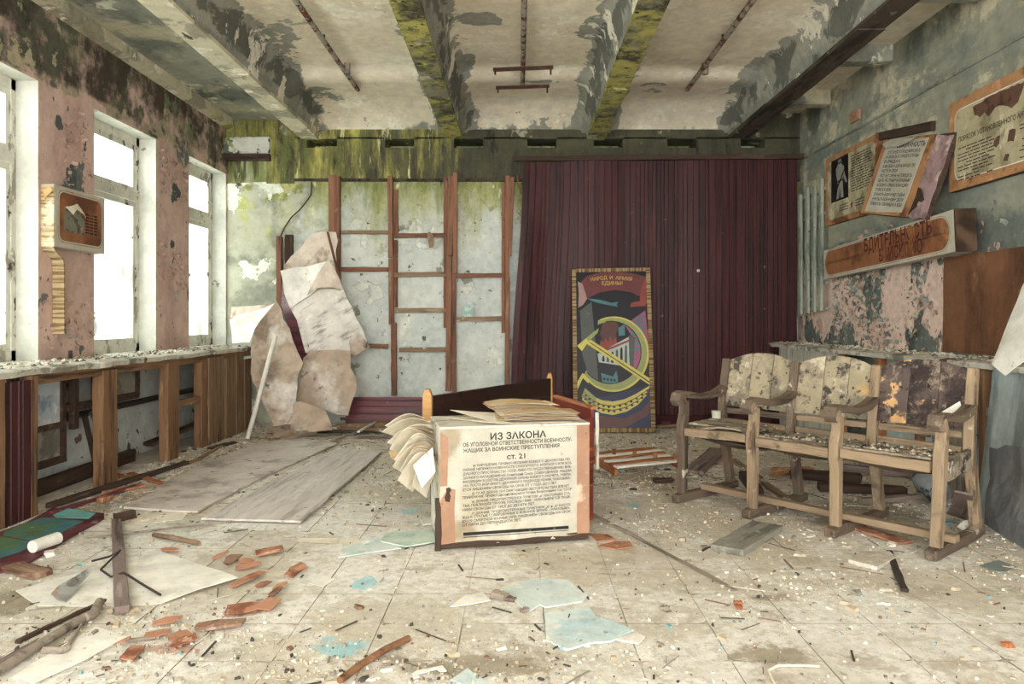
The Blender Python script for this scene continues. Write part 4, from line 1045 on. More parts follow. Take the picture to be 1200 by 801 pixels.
# toppled bench back and red varnished box behind it
p0, p1 = Vector((-.52, 4.52, 0)), Vector((.25, 5.7, 0))
d_ = (p1 - p0).normalized(); nrm_ = Vector((-d_.y, d_.x, 0))
tb = thing('bench_end', 'dark brown wooden bench back with pale rounded end posts, behind the display box', 'bench', p0)
MBd = frame(p0 + Vector((0, 0, .36)), p1 + Vector((0, 0, .375)))
bar_mb((p1 - p0).length, .03, .66, .001, 0, 6).obj('back_plank', mat('dark_varnish', '#33211b', [dict(c='#4d332a', s=4, lo=.55, hi=.66, st=(.3, 4, 4), d=7), dict(c='#1d1412', s=6, lo=.58, hi=.66, d=7)], coord='object', rough=.45, bump=.1), tb, MBd, .003)
M_PALEORANGE = wood('pale_orange_wood', '#c99655', '#a8743a', '#dfb87f')
def endpost(p, H, name, wd=.06, th=.06):
    pts = [(-wd / 2, .26), (wd / 2, .26), (wd / 2 * .92, H - .04), (wd / 4, H - .005), (0, H), (-wd / 4, H - .005), (-wd / 2 * .92, H - .04)]
    q = MB(); q.prism(pts, th, M=XZ)
    return q.obj(name, M_PALEORANGE, tb, T(p) , .004)
endpost(p0 + Vector((-.02, -.0, 0)), .735, 'end_post'); endpost(p1 + Vector((-.01, .03, 0)), .745, 'end_post', .045)
rb = thing('varnished_box', 'open red-brown varnished box standing behind the display box near the painted board', 'box', (.30, 4.55, 0))
M_RED = mat('red_varnish', '#7f2f1e', [dict(c='#4b1a14', s=3, lo=.5, hi=.62, st=(.4, 3, 3), d=7), dict(c='#b8552e', s=4, lo=.56, hi=.68, st=(.4, 4, 4), d=7), dict(c='#d6b49a', s=12, lo=.68, hi=.7, d=6)], coord='object', rough=.4, bump=.1, spec=.5)
e0, e1 = Vector((.25, 4.9, 0)), Vector((.455, 4.22, 0))
bar('side_board', (.235, 4.85, .34), (.425, 4.30, .33), .022, .62, M_RED, rb, jit=.001)
bar('end_board', (.425, 4.285, .30), (.36, 4.22, .30), .02, .58, M_RED, rb, jit=.001)
bar('far_board', (.10, 4.82, .32), (.30, 4.24, .31), .02, .52, M_RED, rb, jit=.001)
bar('rim_strip', (.237, 4.85, .655), (.43, 4.29, .645), .03, .02, M_ORANGE, rb)
bar('peeling_edge', (.452, 4.28, .30), (.452, 4.28, .62), .02, .025, M_BOXSIDE, rb, jit=.004)

# ------------------------------------------------------------------ row of three theatre seats
ux = Vector((.655, -.755, 0)); CR = math.atan2(ux.y, ux.x)
S0 = Vector((1.035, 4.74, 0)); PITCH = .497
ch = thing('theatre_seat_row', 'row of three joined wooden theatre seats with stained peeling backs', 'seats', S0, CR, local=True)
M_BACK_A = mat('stained_seat_back', '#a69879', [
    dict(c='#857a68', s=5, lo=.46, hi=.58, d=10, r=.72), dict(c='#c3b797', s=7, lo=.54, hi=.64, d=10, r=.72), dict(c='#c79a4f', s=5, lo=.60, hi=.68, d=8, a=.8),
    dict(c='#4a433c', s=5.5, lo=.525, hi=.60, d=10, r=.72), dict(c='#332d2b', s=4.0, lo=.60, hi=.64, d=9, r=.68), dict(c='#3a3432', s=20, lo=.58, hi=.66, d=7, a=.9), dict(c='#d2cab6', s=13, lo=.655, hi=.70, d=8)], coord='object', bump=.5, bscale=60)
M_BACK_C = mat('dark_stained_seat_back', '#5e4f49', [
    dict(c='#3b302f', s=5, lo=.46, hi=.58, d=10, r=.72), dict(c='#8d7d68', s=8, lo=.54, hi=.62, d=9, r=.72), dict(c='#cfa062', s=5, lo=.58, hi=.62, d=9, r=.66),
    dict(c='#e4e0d2', s=6, lo=.64, hi=.66, d=9, r=.66), dict(c='#2a2224', s=16, lo=.60, hi=.66, d=7)], coord='object', bump=.5, bscale=60)
M_SEATTOP = mat('peeling_seat_ply', '#9b8d76', [
    dict(c='#5d5348', s=6, lo=.48, hi=.58, st=(1, 3, 1), d=9, r=.7), dict(c='#cfc6b2', s=10, lo=.58, hi=.63, d=8, r=.7), dict(c='#3b342e', s=9, lo=.58, hi=.64, st=(1, 4, 1), d=8), dict(c='#b59a70', s=4, lo=.58, hi=.66, d=8)], coord='object', bump=.8, bscale=50, bdist=.01)
for i in range(4):
    x = i * PITCH; w2 = .026; lean_ = .0 if i < 3 else .05
    wood_i = M_CHAIR_DK_Z if i == 0 else M_CHAIR_Z
    q = MB(); q.sweep([(-.07, .028), (-.02, .03), (.25, .026), (.52, .03), (.60, .034)], [.024, .028, .026, .026, .022], x - .028, x + .028); q.obj('sled_foot', M_CHAIR_DK_Y, ch, None, .006)
    q = MB(); q.sweep([(.0 , .05), (.006 + lean_ * .4, .22), (.008 + lean_ * .7, .36), (.00 + lean_, .42), (.004 + lean_, .49), (.022 + lean_, .56), (.022 + lean_, .635)], [.023, .026, .028, .034, .032, .024, .024], x - w2, x + w2)
    q.obj('front_leg', wood_i, ch, None, .005)
    q = MB(); q.sweep([(.535, .05), (.50, .22), (.465, .36), (.44, .44), (.45, .60), (.475, .76), (.50, .885 if i < 3 else .895)], [.026, .026, .028, .028, .024, .022, .02], x - w2, x + w2)
    q.obj('rear_leg', M_CHAIR_DK_Z if i in (1,) else wood_i, ch, None, .005)
    arm = [(-.035 + lean_, .615), (-.058 + lean_, .645), (-.045 + lean_, .672), (-.01 + lean_, .680), (.06 + lean_, .672), (.16 + lean_ * .6, .655), (.26, .650), (.35, .660), (.43, .685), (.455, .70)]
    q = MB(); q.sweep(arm, [.016, .022, .022, .022, .020, .018, .017, .017, .016, .012], x - .036, x + .036)
    arm_o = q.obj('armrest', M_CHAIR_DK_Y, ch, None, .006)
    q = MB(); q.tube([(x - .038, -.036 + lean_, .642), (x + .038, -.036 + lean_, .642)], .032, 12); q.obj('scroll_end', M_CHAIR if i else M_CHAIR_DK, arm_o)
for i in range(3):
    x0 = i * PITCH + .032; x1 = (i + 1) * PITCH - .032; wd = x1 - x0
    # seat: front rail, curved ply top, sagging lower ply
    tilt = .0 if i else -.012
    q = MB(); bar('seat_rail', (x0, .0, .445), (x1, .0 + (.02 if i == 2 else 0), .445 + (.012 if i == 0 else -.008 if i == 1 else -.012)), .045, .05, M_CHAIR, ch, jit=.003, seg=6)
    def top(u, v, i=i):
        y = .02 + .42 * v
        z = .478 - .028 * math.sin(PI * v * .8) - .01 * v + .006 * noise.noise(Vector((u * 7, v * 9, i * 5.0)))
        if i == 0: z += .018 * u * (1 - v) - .012 * math.cos(u * 5)
        return (x0 + wd * u, y, z)
    MB().grid(top, 12, 12, t=.012).obj('seat', M_SEATTOP, ch)
    def low(u, v, i=i):
        y = .05 + .34 * v
        return (x0 + wd * u, y, .425 - .055 * math.sin(PI * v) * (.6 + .4 * math.sin(PI * u)) - (.025 * u if i == 0 else .01))
    MB().grid(low, 8, 8, t=.008).obj('under_seat', M_CHAIR_DK, ch)
    if i == 0:
        for k in range(3):
            bar('loose_slat', (x0 + .0, .07 + .11 * k, .497 + .004 * k), (x1 - .02, .09 + .11 * k, .492 - .01 * k), .10, .010, M_SEATTOP, ch, jit=.003, jag=.008)
    # back: three curved staves, arched top
    mt = M_BACK_C if i == 2 else M_BACK_A
    for k in range(3):
        ua, ub = (.0, .345, .68, 1.0)[k], (.345, .68, 1.0)[k]
        def bk(u, v, ua=ua, ub=ub, k=k):
            g = ua + .004 + (ub - ua - .008) * u
            zt = .930 - .055 * abs(2 * g - 1) ** 2.2
            z = .575 + (zt - .575) * v
            y = .452 + .08 * (z - .575) / .35 + .022 * (1 - (2 * g - 1) ** 2) + .004 * abs(2 * u - 1) ** 4
            return (x0 - .012 + (wd + .024) * g, y - .022, z)
        MB().grid(bk, 6, 8, t=.014).obj('back_stave', mt, ch)
    bar('back_rail', (x0, .455, .545), (x1, .455, .545), .03, .035, M_CHAIR if i else M_CHAIR_DK, ch)
    bar('back_rail', (x0, .44, .475), (x1, .44, .47), .03, .035, M_CHAIR, ch)
    if i: bar('under_rail', (x0 - .02, .24, .385), (x1 + .01, .22, .375), .03, .035, M_CHAIR, ch)
    else: bar('under_rail', (x0, .30, .40), (x1, .30, .37), .03, .02, M_CHAIR_DK, ch)
bar('floor_stretcher', (.02, .20, .075), (3 * PITCH + .05, .13, .078), .055, .035, M_CHAIR, ch, seg=8)
bar('end_board', (3 * PITCH + .005, .08, .405), (3 * PITCH + .005, .44, .43), .03, .10, M_SEATTOP, ch, jit=.004)
card('plaster_flake', 'white plaster flake lodged on the dark seat back of the nearest theatre seat', 'flake', [S0 + RZ(CR) @ Vector(p) for p in ((1.30, .435, .60), (1.38, .44, .615), (1.45, .46, .68), (1.44, .455, .72), (1.36, .45, .66))], M_WHITE, t=.008, wave=.01, seed=31, jag=.01)
q = MB(); q.tube([(0, 0, 0), (0, 0, .055)], [.028, .032], 12)
p = S0 + RZ(CR) @ Vector((.05, .30, .50)); tag(q.obj('small_jar', mat('cloudy_glass', '#c6c4b2', rough=.2, bump=0), None, T(p)), 'small cloudy glass jar standing on the farthest theatre seat', 'jar')

# ------------------------------------------------------------------ boards on the right wall
def rw(px, py, x=XR):
    Y = x * FPX / (px - 607.0); return Vector((x, Y, CAM_H - (py - 374.0) / FPX * Y))
WR = Matrix(((0, 0, -1, 0), (-1, 0, 0, 0), (0, 1, 0, 0), (0, 0, 0, 1)))   # local x along -Y, y up, z out of the wall
M_OLDORANGE = mat('orange_board_edge', '#b5814f', [dict(c='#7d4f2c', s=4, lo=.5, hi=.62, d=8), dict(c='#d09a66', s=6, lo=.58, hi=.66, d=8), dict(c='#4d3423', s=12, lo=.66, hi=.7, d=6)], rough=.8)
M_STAINED = mat('stained_notice', '#b5aa84', [
    dict(c='#8e8262', s=4, lo=.48, hi=.6, d=9), dict(c='#cdc4a2', s=6, lo=.55, hi=.63, d=8), dict(c='#4f3d3c', s=3, lo=.58, hi=.72, st=(1, 1, .4), d=8, a=.9), dict(c='#5b3a2a', s=9, lo=.66, hi=.7, d=7)], rough=.8)
def rrect(x0, y0, x1, y1, r, n=5):
    out = []
    for cx, cy, a in ((x1 - r, y0 + r, -90), (x1 - r, y1 - r, 0), (x0 + r, y1 - r, 90), (x0 + r, y0 + r, 180)):
        out += [(cx + r * math.cos(math.radians(a + 90 * k / n)), cy + r * math.sin(math.radians(a + 90 * k / n))) for k in range(n + 1)]
    return out
# large notice
a = rw(1112, 122, XR - .06); c_ = rw(1114, 225, XR - .06)
nb = thing('notice_board', 'large stained cream notice with orange border, highest on the peeling wall', 'notice', local=True, M=T(XR, a.y, c_.z) @ WR)
NW, NH = 1.35, a.z - c_.z
q = MB(); q.box((0, 0, 0), (NW, NH, .055)); q.obj('backing', M_DARKWOOD, nb, bevel=.003)
q = MB(); q.prism(rrect(0, 0, NW, NH, .02), .004, M=T(0, 0, .055)); q.obj('border', M_OLDORANGE, nb)
q = MB(); q.prism(rrect(.07, .06, NW - .07, NH - .07, .07), .001, M=T(0, 0, .059)); q.obj('edge_line', M_WHITE, nb)
q = MB(); q.prism(rrect(.077, .067, NW - .077, NH - .077, .065), .0012, M=T(0, 0, .0592)); q.obj('sheet_face', M_STAINED, nb)
q = MB(); pts = [(.28, NH - .10), (.30, NH - .16), (.36, NH - .19), (.41, NH - .17), (.45, NH - .21), (.52, NH - .17), (.60, NH - .18), (.68, NH - .22), (.74, NH - .2), (.80, NH - .09), (.5, NH - .08)]
M_BARE = mat('bare_brown_patch', '#6b4a38', [dict(c='#523628', s=8, lo=.5, hi=.6)], bump=.3)
for pts_ in (pts, [(.50, .22), (.53, .20), (.56, .22), (.57, .27), (.54, .27), (.51, .25)], [(.64, .21), (.70, .2), (.72, .27), (.66, .28)], [(.60, .10), (.64, .09), (.66, .13), (.62, .14)]):
    MB().prism(jag_poly([Vector(p_) for p_ in pts_], .03, .006, rnd), .0008, M=T(0, 0, .0605)).obj('torn_patch', M_BARE, nb)
b = MB()
text_mb([('ПОРЯДОК УСТАНОВЛЕННОГО АНТИВОЕННОГО', .12, NH - .30, .045, .95)], T(0, 0, .0613), 0, b)
rr = random.Random(4)
for k in range(11):
    y = NH - .35 - .022 * k; x = .11
    while x < NW - .2:
        w_ = rr.uniform(.03, .10)
        if rr.random() < .86 and not (.47 < x < .75 and y < .31): b.add([(x, y, .0613), (x + w_ * .85, y, .0613), (x + w_ * .85, y + .007, .0613), (x, y + .007, .0613)], [(0, 1, 2, 3)])
        x += w_
tag(b.obj('lettering', M_INK, nb), kind='stuff')
# smaller notice with the portrait photograph
a = rw(967, 187, XR - .05); c_ = rw(968, 265, XR - .05); e_ = rw(1028, 165, XR - .05)
n2 = thing('notice_board', 'small orange-edged notice with a dark portrait photo beside the tilted text board', 'notice', local=True, M=T(XR, a.y, c_.z) @ WR @ RZ(0))
W2, H2 = a.y - e_.y, a.z - c_.z
q = MB(); q.box((0, 0, 0), (W2, H2, .045)); q.obj('backing', M_OLDORANGE, n2, bevel=.003)
q = MB(); q.prism(rrect(.06, .05, W2 - .05, H2 - .05, .06), .001, M=T(0, 0, .045)); q.obj('sheet_face', M_STAINED, n2)
q = MB(); q.prism([(.14, .21), (.52, .21), (.52, .62), (.14, .62)], .001, M=T(0, 0, .0465)); photo = q.obj('photograph', A_BLK, n2)
q = MB()
rifle = [(.235, .30), (.25, .29), (.47, .50), (.46, .515)]
fig = [(.26, .23), (.30, .36), (.26, .46), (.25, .52), (.30, .56), (.30, .60), (.37, .60), (.375, .55), (.43, .52), (.45, .44), (.50, .36), (.47, .355), (.41, .43), (.40, .38), (.42, .23), (.36, .23), (.345, .33), (.32, .23)]
q.prism(fig, .001, M=T(0, 0, .048)); q.obj('portrait_figure', flat('art_photo_grey', '#8c8b80'), photo)
for nm_, pl_ in (('portrait_rifle', rifle), ('portrait_belt', [(.295, .385), (.41, .39), (.41, .405), (.297, .40)]), ('portrait_helmet_shadow', [(.305, .575), (.37, .575), (.365, .56), (.31, .56)])):
    MB().prism(pl_, .001, M=T(0, 0, .0492)).obj(nm_, A_BLK, photo)
b = MB()
for k in range(15):
    y = H2 - .10 - .023 * k; x = .58
    while x < W2 - .16:
        w_ = rr.uniform(.04, .12); b.add([(x, y, .0472), (x + w_ * .85, y, .0472), (x + w_ * .85, y + .009, .0472), (x, y + .009, .0472)], [(0, 1, 2, 3)]); x += w_
for k in range(3):
    for (xa, xb) in ((.32, .52), (.66, .86)): b.add([(xa, .105 + .025 * k, .0472), (xb, .105 + .025 * k, .0472), (xb, .112 + .025 * k, .0472), (xa, .112 + .025 * k, .0472)], [(0, 1, 2, 3)])
star = [(.59 + (.04 if k % 2 == 0 else .016) * math.sin(k * PI / 5), .13 + (.04 if k % 2 == 0 else .016) * math.cos(k * PI / 5)) for k in range(10)]
tag(b.obj('lettering', M_INK, n2), kind='stuff')
q = MB(); q.prism(star, .001, M=T(0, 0, .0472)); q.obj('star_emblem', A_RED, n2)
# backing plank behind the tilted board
pl_ = rw(1027, 166, XR - .02)
# tilted text board hung off its top edge
g1, g2, g3, g4 = at(1008, 249, 6.36), at(1028, 166, 6.37), at(1107, 156, 5.386), at(1083, 256, 5.36)
tbx = thing('text_board', 'tilted pale text board with torn pinkish side, hanging out from the wall', 'notice', (g1 + g4) / 2)
xax = (g4 - g1).normalized(); yax = (g2 - g1); yax = (yax - xax * yax.dot(xax)).normalized(); zax = xax.cross(yax)
TM = Matrix((xax, yax, zax)).transposed().to_4x4(); TM.translation = g1
TW, TH = (g4 - g1).length, (g2 - g1).length
q = MB(); q.box((-.0, .0, -.05), (TW, TH, -.008)); q.obj('backing', M_DARKWOOD, tbx, TM, .003)
q = MB(); q.box((0, 0, -.008), (TW * .78, TH, -.002)); q.obj('orange_border', M_OLDORANGE, tbx, TM)
q = MB(); q.prism(jag_poly([Vector((TW * .07, .015)), Vector((TW * .66, .03)), Vector((TW * .69, TH * .97)), Vector((TW * .07, TH * .96))], .1, .004, rnd), .002, M=T(0, 0, -.002)); q.obj('sheet_face', M_POSTER, tbx, TM)
q = MB(); q.prism(jag_poly([Vector((TW * .78, .0)), Vector((TW, .0)), Vector((TW, TH * .97)), Vector((TW * .78, TH * 1.0))], .07, .012, rnd), .004, M=T(0, 0, -.006)); q.obj('pink_side', mat('pink_fibre', '#a98a8a', [dict(c='#8d6f72', s=5, lo=.5, hi=.6, d=8), dict(c='#c9b0a8', s=8, lo=.56, hi=.64, d=8)], bump=.5), tbx, TM)
b = MB()
text_mb([('ОБЯЗАННОСТЬ', TW * .25, TH * .87, .052, TW * .42)], T(0, 0, .0006), 0, b)
rows = ['ДОЛГ КАЖДОГО ГРАЖДАНИНА ЗНАТЬ', 'И СОБЛЮДАТЬ ПОРЯДОК СЛУЖБЫ', 'В РЯДАХ', 'ВОИН ОБЯЗАН БЕРЕЧЬ ИМУЩЕСТВО', 'ЧАСТИ И СВОЙ', 'ПОСТ БЕЗ СМЕНЫ НЕ ПОКИДАТЬ', 'БЫТЬ ЧЕСТНЫМ И ХРАБРЫМ', 'ИСПОЛНЯТЬ ПРИКАЗ КОМАНДИРА', 'ТОЧНО И В СРОК', 'ХРАНИТЬ ВОЕННУЮ ТАЙНУ', 'УЧИТЬСЯ ВОЕННОМУ ДЕЛУ', 'ПОМОГАТЬ ТОВАРИЩАМ В БОЮ']
for k, s_ in enumerate(rows):
    text_mb([(s_, TW * .13, TH * (.80 - .062 * k), .034, TW * (.50 if len(s_) > 16 else .26))], T(0, 0, .0006), 0, b)
tag(b.obj('lettering', M_INK, tbx, TM), kind='stuff')
tag(sheet('torn_flap', [TM @ Vector(p) for p in ((.02, TH * .93, .02), (TW * .10, TH * 1.0, .0), (TW * .50, TH * .99, .0), (TW * .56, TH * .93, .06), (TW * .40, TH * .88, .03), (TW * .16, TH * .86, .05))], M_POSTER, tbx, .002, .006, .06, .02, 8, 5))
tag(sheet('torn_flap', [TM @ Vector(p) for p in ((TW * .78, .02, .004), (TW * .92, TH * .22, .006), (TW * .86, TH * .34, .03), (TW * .80, TH * .36, .01))], M_DARKWOOD, tbx, .002, .006, .06, .02, 8, 6))
bar('shelf_plank', (XR - .02, 6.50, 2.725), (XR - .02, 5.62, 2.60), .035, .07, M_DARKWOOD); tag(bpy.data.objects['shelf_plank'], 'dark plank sticking out of the wall above the tilted text board', 'plank')
# long orange banner board
h1, h2, h3, h4 = at(966, 327, 7.40), at(966, 290, 7.38), at(1112, 246, 5.08), at(1119, 295, 5.05)
lb = thing('banner_board', 'long narrow orange lettered board fixed aslant below the notices', 'sign', (h1 + h4) / 2)
xax = (h4 - h1).normalized(); yax = (h2 - h1); yax = (yax - xax * yax.dot(xax)).normalized(); zax = xax.cross(yax)
LM = Matrix((xax, yax, zax)).transposed().to_4x4(); LM.translation = h1
LW, LH = (h4 - h1).length, (h3 - h4).length
q = MB(); q.add([(0, 0, 0), (LW, 0, 0), (LW, LH, 0), (0, LH * .97, 0), (0, 0, -.05), (LW, 0, -.14), (LW, LH, -.14), (0, LH, -.05)], [(0, 1, 2, 3), (4, 7, 6, 5), (0, 4, 5, 1), (1, 5, 6, 2), (2, 6, 7, 3), (3, 7, 4, 0)]); q.obj('board_body', M_POSTER, lb, LM, .002)
q = MB(); q.prism(rrect(.04, .03, LW - .06, LH - .03, .12, 6), .001, M=T(0, 0, .0005)); q.obj('orange_field', mat('rusty_orange_field', '#9c6338', [dict(c='#6d3f28', s=2.2, lo=.46, hi=.62, d=8), dict(c='#c08a50', s=3, lo=.6, hi=.7, d=8), dict(c='#3e2a20', s=1.7, lo=.58, hi=.74, d=7, a=.8)], rough=.7), lb, LM)
q = MB(); o_ = rrect(.028, .018, LW - .045, LH - .018, .13, 6); i_ = rrect(.032, .022, LW - .05, LH - .022, .126, 6)
n = len(o_); q.add([(p[0], p[1], .0009) for p in o_] + [(p[0], p[1], .0009) for p in i_], [(k, (k + 1) % n, n + (k + 1) % n, n + k) for k in range(n)]); q.obj('border_line', M_OLDORANGE, lb, LM)
bar('striped_end', LM @ Vector((LW + .012, .0, -.07)), LM @ Vector((LW + .012, LH, -.07)), .14, .02, reed('dark_striped_end', (3, 3, 60), '#5d4531', '#35261b'), lb, up=tuple(xax))
b = MB(); text_mb([('БДИТЕЛЬНОСТЬ', LW * .40, LH * .56, .15, LW * .48), ('ВОЙСК ПВО', LW * .52, LH * .17, .14, LW * .30)], T(0, 0, .0022), 0, b)
b.obj('lettering', mat('dark_red_paint', '#5e2520', [dict(c='#a5652f', s=5, lo=.52, hi=.6, d=8)], bump=0), lb, LM)
# brown plywood
pw0, pw1 = rw(1108, 412), rw(1108, 302)
q = MB(); q.prism(jag_poly([Vector((0, 0)), Vector((1.35, 0)), Vector((1.35, pw1.z - pw0.z)), Vector((.02, pw1.z - pw0.z))], .15, .006, rnd), .012)
tag(q.obj('plywood_sheet', mat('brown_plywood', '#7c5233', [dict(c='#5b3a24', s=2.4, lo=.46, hi=.62, st=(1, 1, .35), d=8), dict(c='#9c7149', s=3.5, lo=.56, hi=.68, st=(1, 1, .4), d=8), dict(c='#b6a78c', s=3, lo=.60, hi=.66, z=(1.15, .92), g=.25, d=9), dict(c='#3d2a1e', s=2, lo=.52, hi=.66, z=(1.25, .9), g=.4, d=8)], bump=.3), None, T(XR - .001, pw0.y, pw0.z) @ WR @ T(0, 0, .01)), 'brown water-stained plywood sheet on the wall above the nearest theatre seat', 'plywood')
# green vertical slats in the corner
sl = thing('slat_grille', 'grille of pale green vertical slats on the wall beside the corner', 'grille', (XR - .05, 7.9, 1.2))
M_GREENSLAT = mat('pale_green_slat', '#a3aa98', [dict(c='#7c8a7c', s=5, lo=.5, hi=.6, st=(1, 1, .3), d=8), dict(c='#c7c8b4', s=6, lo=.56, hi=.64, st=(1, 1, .4), d=8), dict(c='#5a5a4c', s=9, lo=.64, hi=.68, d=7)], coord='object', bump=.3)
for k, px in enumerate((938.5, 946.5, 954, 961.5)):
    p = rw(px, 370, XR - .07)
    hgt = 1.30 + .03 * (k % 2)
    MB().box((-.015, -.034, 0), (.015, .034, hgt)).obj('slat', M_GREENSLAT, sl, T(p.x, p.y, 1.20 + .012 * k) @ RX(.01 * (k - 1.5)) , .004)
for z in (1.26, 1.52, 2.22, 2.46): bar('cross_rail', (XR - .035, 8.24, z), (XR - .035, 7.52, z), .035, .03, M_GREENSLAT, sl)
# outlet block high on the wall
p = rw(1004, 136); q = MB(); q.box((-.03, -.09, -.05), (0, .09, .05)); q.box((-.05, -.05, -.015), (-.03, -.02, .015)); q.box((-.05, .02, -.015), (-.03, .05, .015))
tag(q.obj('junction_box', M_PINKSTRIP, None, T(p), .004), 'small cream junction box high on the peeling wall', 'box')
# wainscot remains and boards below the ledge by the wall
wr = thing('wainscot_remains', 'broken wainscot boards and posts under the ledge behind the theatre seats', 'wainscot', (PX_R, 6, 0))
M_WHITEBOARD = wood('whitewashed_board', '#b9b5a6', '#857f73', '#d7d4c8')
def yr(px, x=PX_R): return x * FPX / (px - 607.0)
for (pa, pb, m, zt, z0) in ((914, 926, M_WHITEBOARD, .86, 0), (926.5, 947, M_WHITEBOARD, .87, 0), (947.5, 982, M_WHITEBOARD, .86, .02), (1050, 1090, M_GREY, .86, .35), (1092, 1130, M_GREY, .86, .0)):
    ya, yb = yr(pb), yr(pa)
    bar('board', (PX_R, (ya + yb) / 2, z0), (PX_R, (ya + yb) / 2, zt), yb - ya - .01, .018, m, wr, up=(1, 0, 0), jit=.004, jag=.01)
for px, m in ((984, M_ORANGE), (1026, M_STUD), (1029, M_ORANGE), (1073, M_STUD), (1148, M_POST)):
    bar('post', (PX_R + .03, yr(px), 0), (PX_R + .03, yr(px), .86), .05, .05, m, wr, up=(1, 0, 0))
bar('rail', (PX_R + .04, 7.9, .60), (PX_R + .04, 4.4, .60), .04, .05, M_GREY, wr, seg=6)
bar('low_rail', (PX_R + .04, 7.9, .12), (PX_R + .04, 4.4, .12), .04, .07, M_DARKWOOD, wr, seg=6)
# leaning metal sheet, white roll
M_METAL = mat('dull_metal_sheet', '#a7b3b2', [dict(c='#7d8a8a', s=2, lo=.46, hi=.62, st=(1, 3, .4), d=7), dict(c='#b3bfbc', s=2.5, lo=.55, hi=.68, st=(1, 3, .4), d=7), dict(c='#4a4640', s=9, lo=.66, hi=.69, d=7)], rough=.4, metallic=.35, bump=.15)
def msheet(u, v):
    return (2.66 + .05 * math.sin(u * 3.0) - .10 * (1 - v) * u + .10 * v, 4.36 - 1.0 * u, .01 + .86 * v)
tag(MB().grid(msheet, 10, 8, t=.004).obj('metal_sheet', M_METAL), 'dull blue-grey metal sheet leaning on the wall past the nearest theatre seat', 'sheet')
tag(sheet('torn_metal_piece', [(2.60, 4.20, .01), (2.50, 3.55, .01), (2.52, 3.5, .35), (2.58, 3.85, .50), (2.63, 4.18, .44)], mat('dark_torn_sheet', '#6d6f72', [dict(c='#8b8e90', s=3, lo=.5, hi=.65)], coord='object', rough=.5), None, .004, .015, .08, .03, 4, 12), 'dark torn sheet standing on the floor against the metal sheet', 'sheet')
def roll(u, v):
    a_ = -1.0 + 2.4 * u
    return (2.78 - .10 * math.cos(a_) - .10 * v, 4.40 - .55 * u - .28 * v + .05 * math.sin(a_ * 2), .80 + .55 * v + .20 * u * (1 - v) * .6)
wp = [at(1163, 427, 4.33), at(1178, 440, 4.20), at(1200, 424, 4.10), at(1225, 400, 4.0), at(1225, 300, 4.39), at(1206, 318, 4.51)]
tag(sheet('white_sheet_roll', wp, M_WHITE, None, .006, .006, .1, .03, 2.5, 15), 'white curled sheet hanging off the wall above the leaning metal sheet', 'sheet')

# ------------------------------------------------------------------ notice box on the pier between the windows
nx = XL + .093
kb = thing('pier_notice_box', 'shallow cream box with rust-orange notice on the pier between windows', 'notice box', (XL, 5.4, 1.65))
y0, y1, z0, z1 = 5.10, 5.72, 1.645, 2.07
q = MB(); q.box((XL + .001, y0, z0), (nx, y1, z1)); q.obj('box_body', M_POSTER, kb, None, .004)
YZ = Matrix(((0, 0, 1, 0), (1, 0, 0, 0), (0, 1, 0, 0), (0, 0, 0, 1)))
q = MB(); q.prism(rrect(y0 + .055, z0 + .05, y1 - .05, z1 - .04, .05), .001, M=T(nx, 0, 0) @ YZ); q.obj('orange_field', bpy.data.materials['rusty_orange_field'], kb)
q = MB(); o_ = rrect(y0 + .035, z0 + .035, y1 - .035, z1 - .025, .06); i_ = rrect(y0 + .040, z0 + .040, y1 - .040, z1 - .030, .057); n = len(o_)
q.add([(nx + .0012, p[0], p[1]) for p in o_] + [(nx + .0012, p[0], p[1]) for p in i_], [(k, (k + 1) % n, n + (k + 1) % n, n + k) for k in range(n)]); q.obj('border_line', M_OLDORANGE, kb)
q = MB(); q.prism([(5.20, 1.77), (5.44, 1.755), (5.45, 1.86), (5.37, 1.96), (5.30, 1.93), (5.21, 1.93)], .001, M=T(nx + .0012, 0, 0) @ YZ); q.obj('torn_picture', mat('grey_picture', '#7f7d6a', [dict(c='#54503f', s=12, lo=.5, hi=.6), dict(c='#c9a56a', s=8, lo=.6, hi=.66)], bump=.1), kb)
sheet('torn_flap', [(nx + .004, 5.21, 1.93), (nx + .003, 5.36, 1.975), (nx + .005, 5.45, 1.88), (nx + .03, 5.40, 1.90), (nx + .02, 5.33, 1.93), (nx + .03, 5.26, 1.88)], M_PAPER, kb, .002, .004, .04, .004, 9, 2)
b = MB()
for k in range(7): 
    for j in range(3): b.add([(nx + .0018, 5.46 + .055 * j, 1.775 + .022 * k), (nx + .0018, 5.505 + .055 * j, 1.775 + .022 * k), (nx + .0018, 5.505 + .055 * j, 1.786 + .022 * k), (nx + .0018, 5.46 + .055 * j, 1.786 + .022 * k)], [(0, 1, 2, 3)])
tag(b.obj('lettering', M_INK, kb), kind='stuff')
M_STRIPE = mat('striped_veneer', '#c3ab80', [dict(c='#8d7143', s=1.0, lo=.47, hi=.56, st=(2, 2, 45), d=3, v=.1), dict(c='#ddd0b2', s=3, lo=.55, hi=.65, d=7)], bump=.1)
q = MB(); q.box((XL + .002, y0 - .006, z0), (nx - .002, y0, z1 - .01)); q.obj('striped_side', M_STRIPE, kb)
q = MB(); q.sweep([(y0 - .003, z0), (5.12, 1.62), (5.215, 1.565), (5.225, 1.50), (5.225, 1.05)], .006, XL + .004, XL + .085); q.obj('striped_tail', M_STRIPE, kb)
sheet('torn_corner', [(nx - .09, y0 - .012, 2.03), (nx - .02, y0 - .02, 2.05), (nx - .0, y0 - .02, 2.02), (nx - .05, y0 - .03, 1.95), (nx - .06, y0 - .01, 2.0)], M_PALEORANGE, kb, .002, .006, .03, .006, 9, 2)

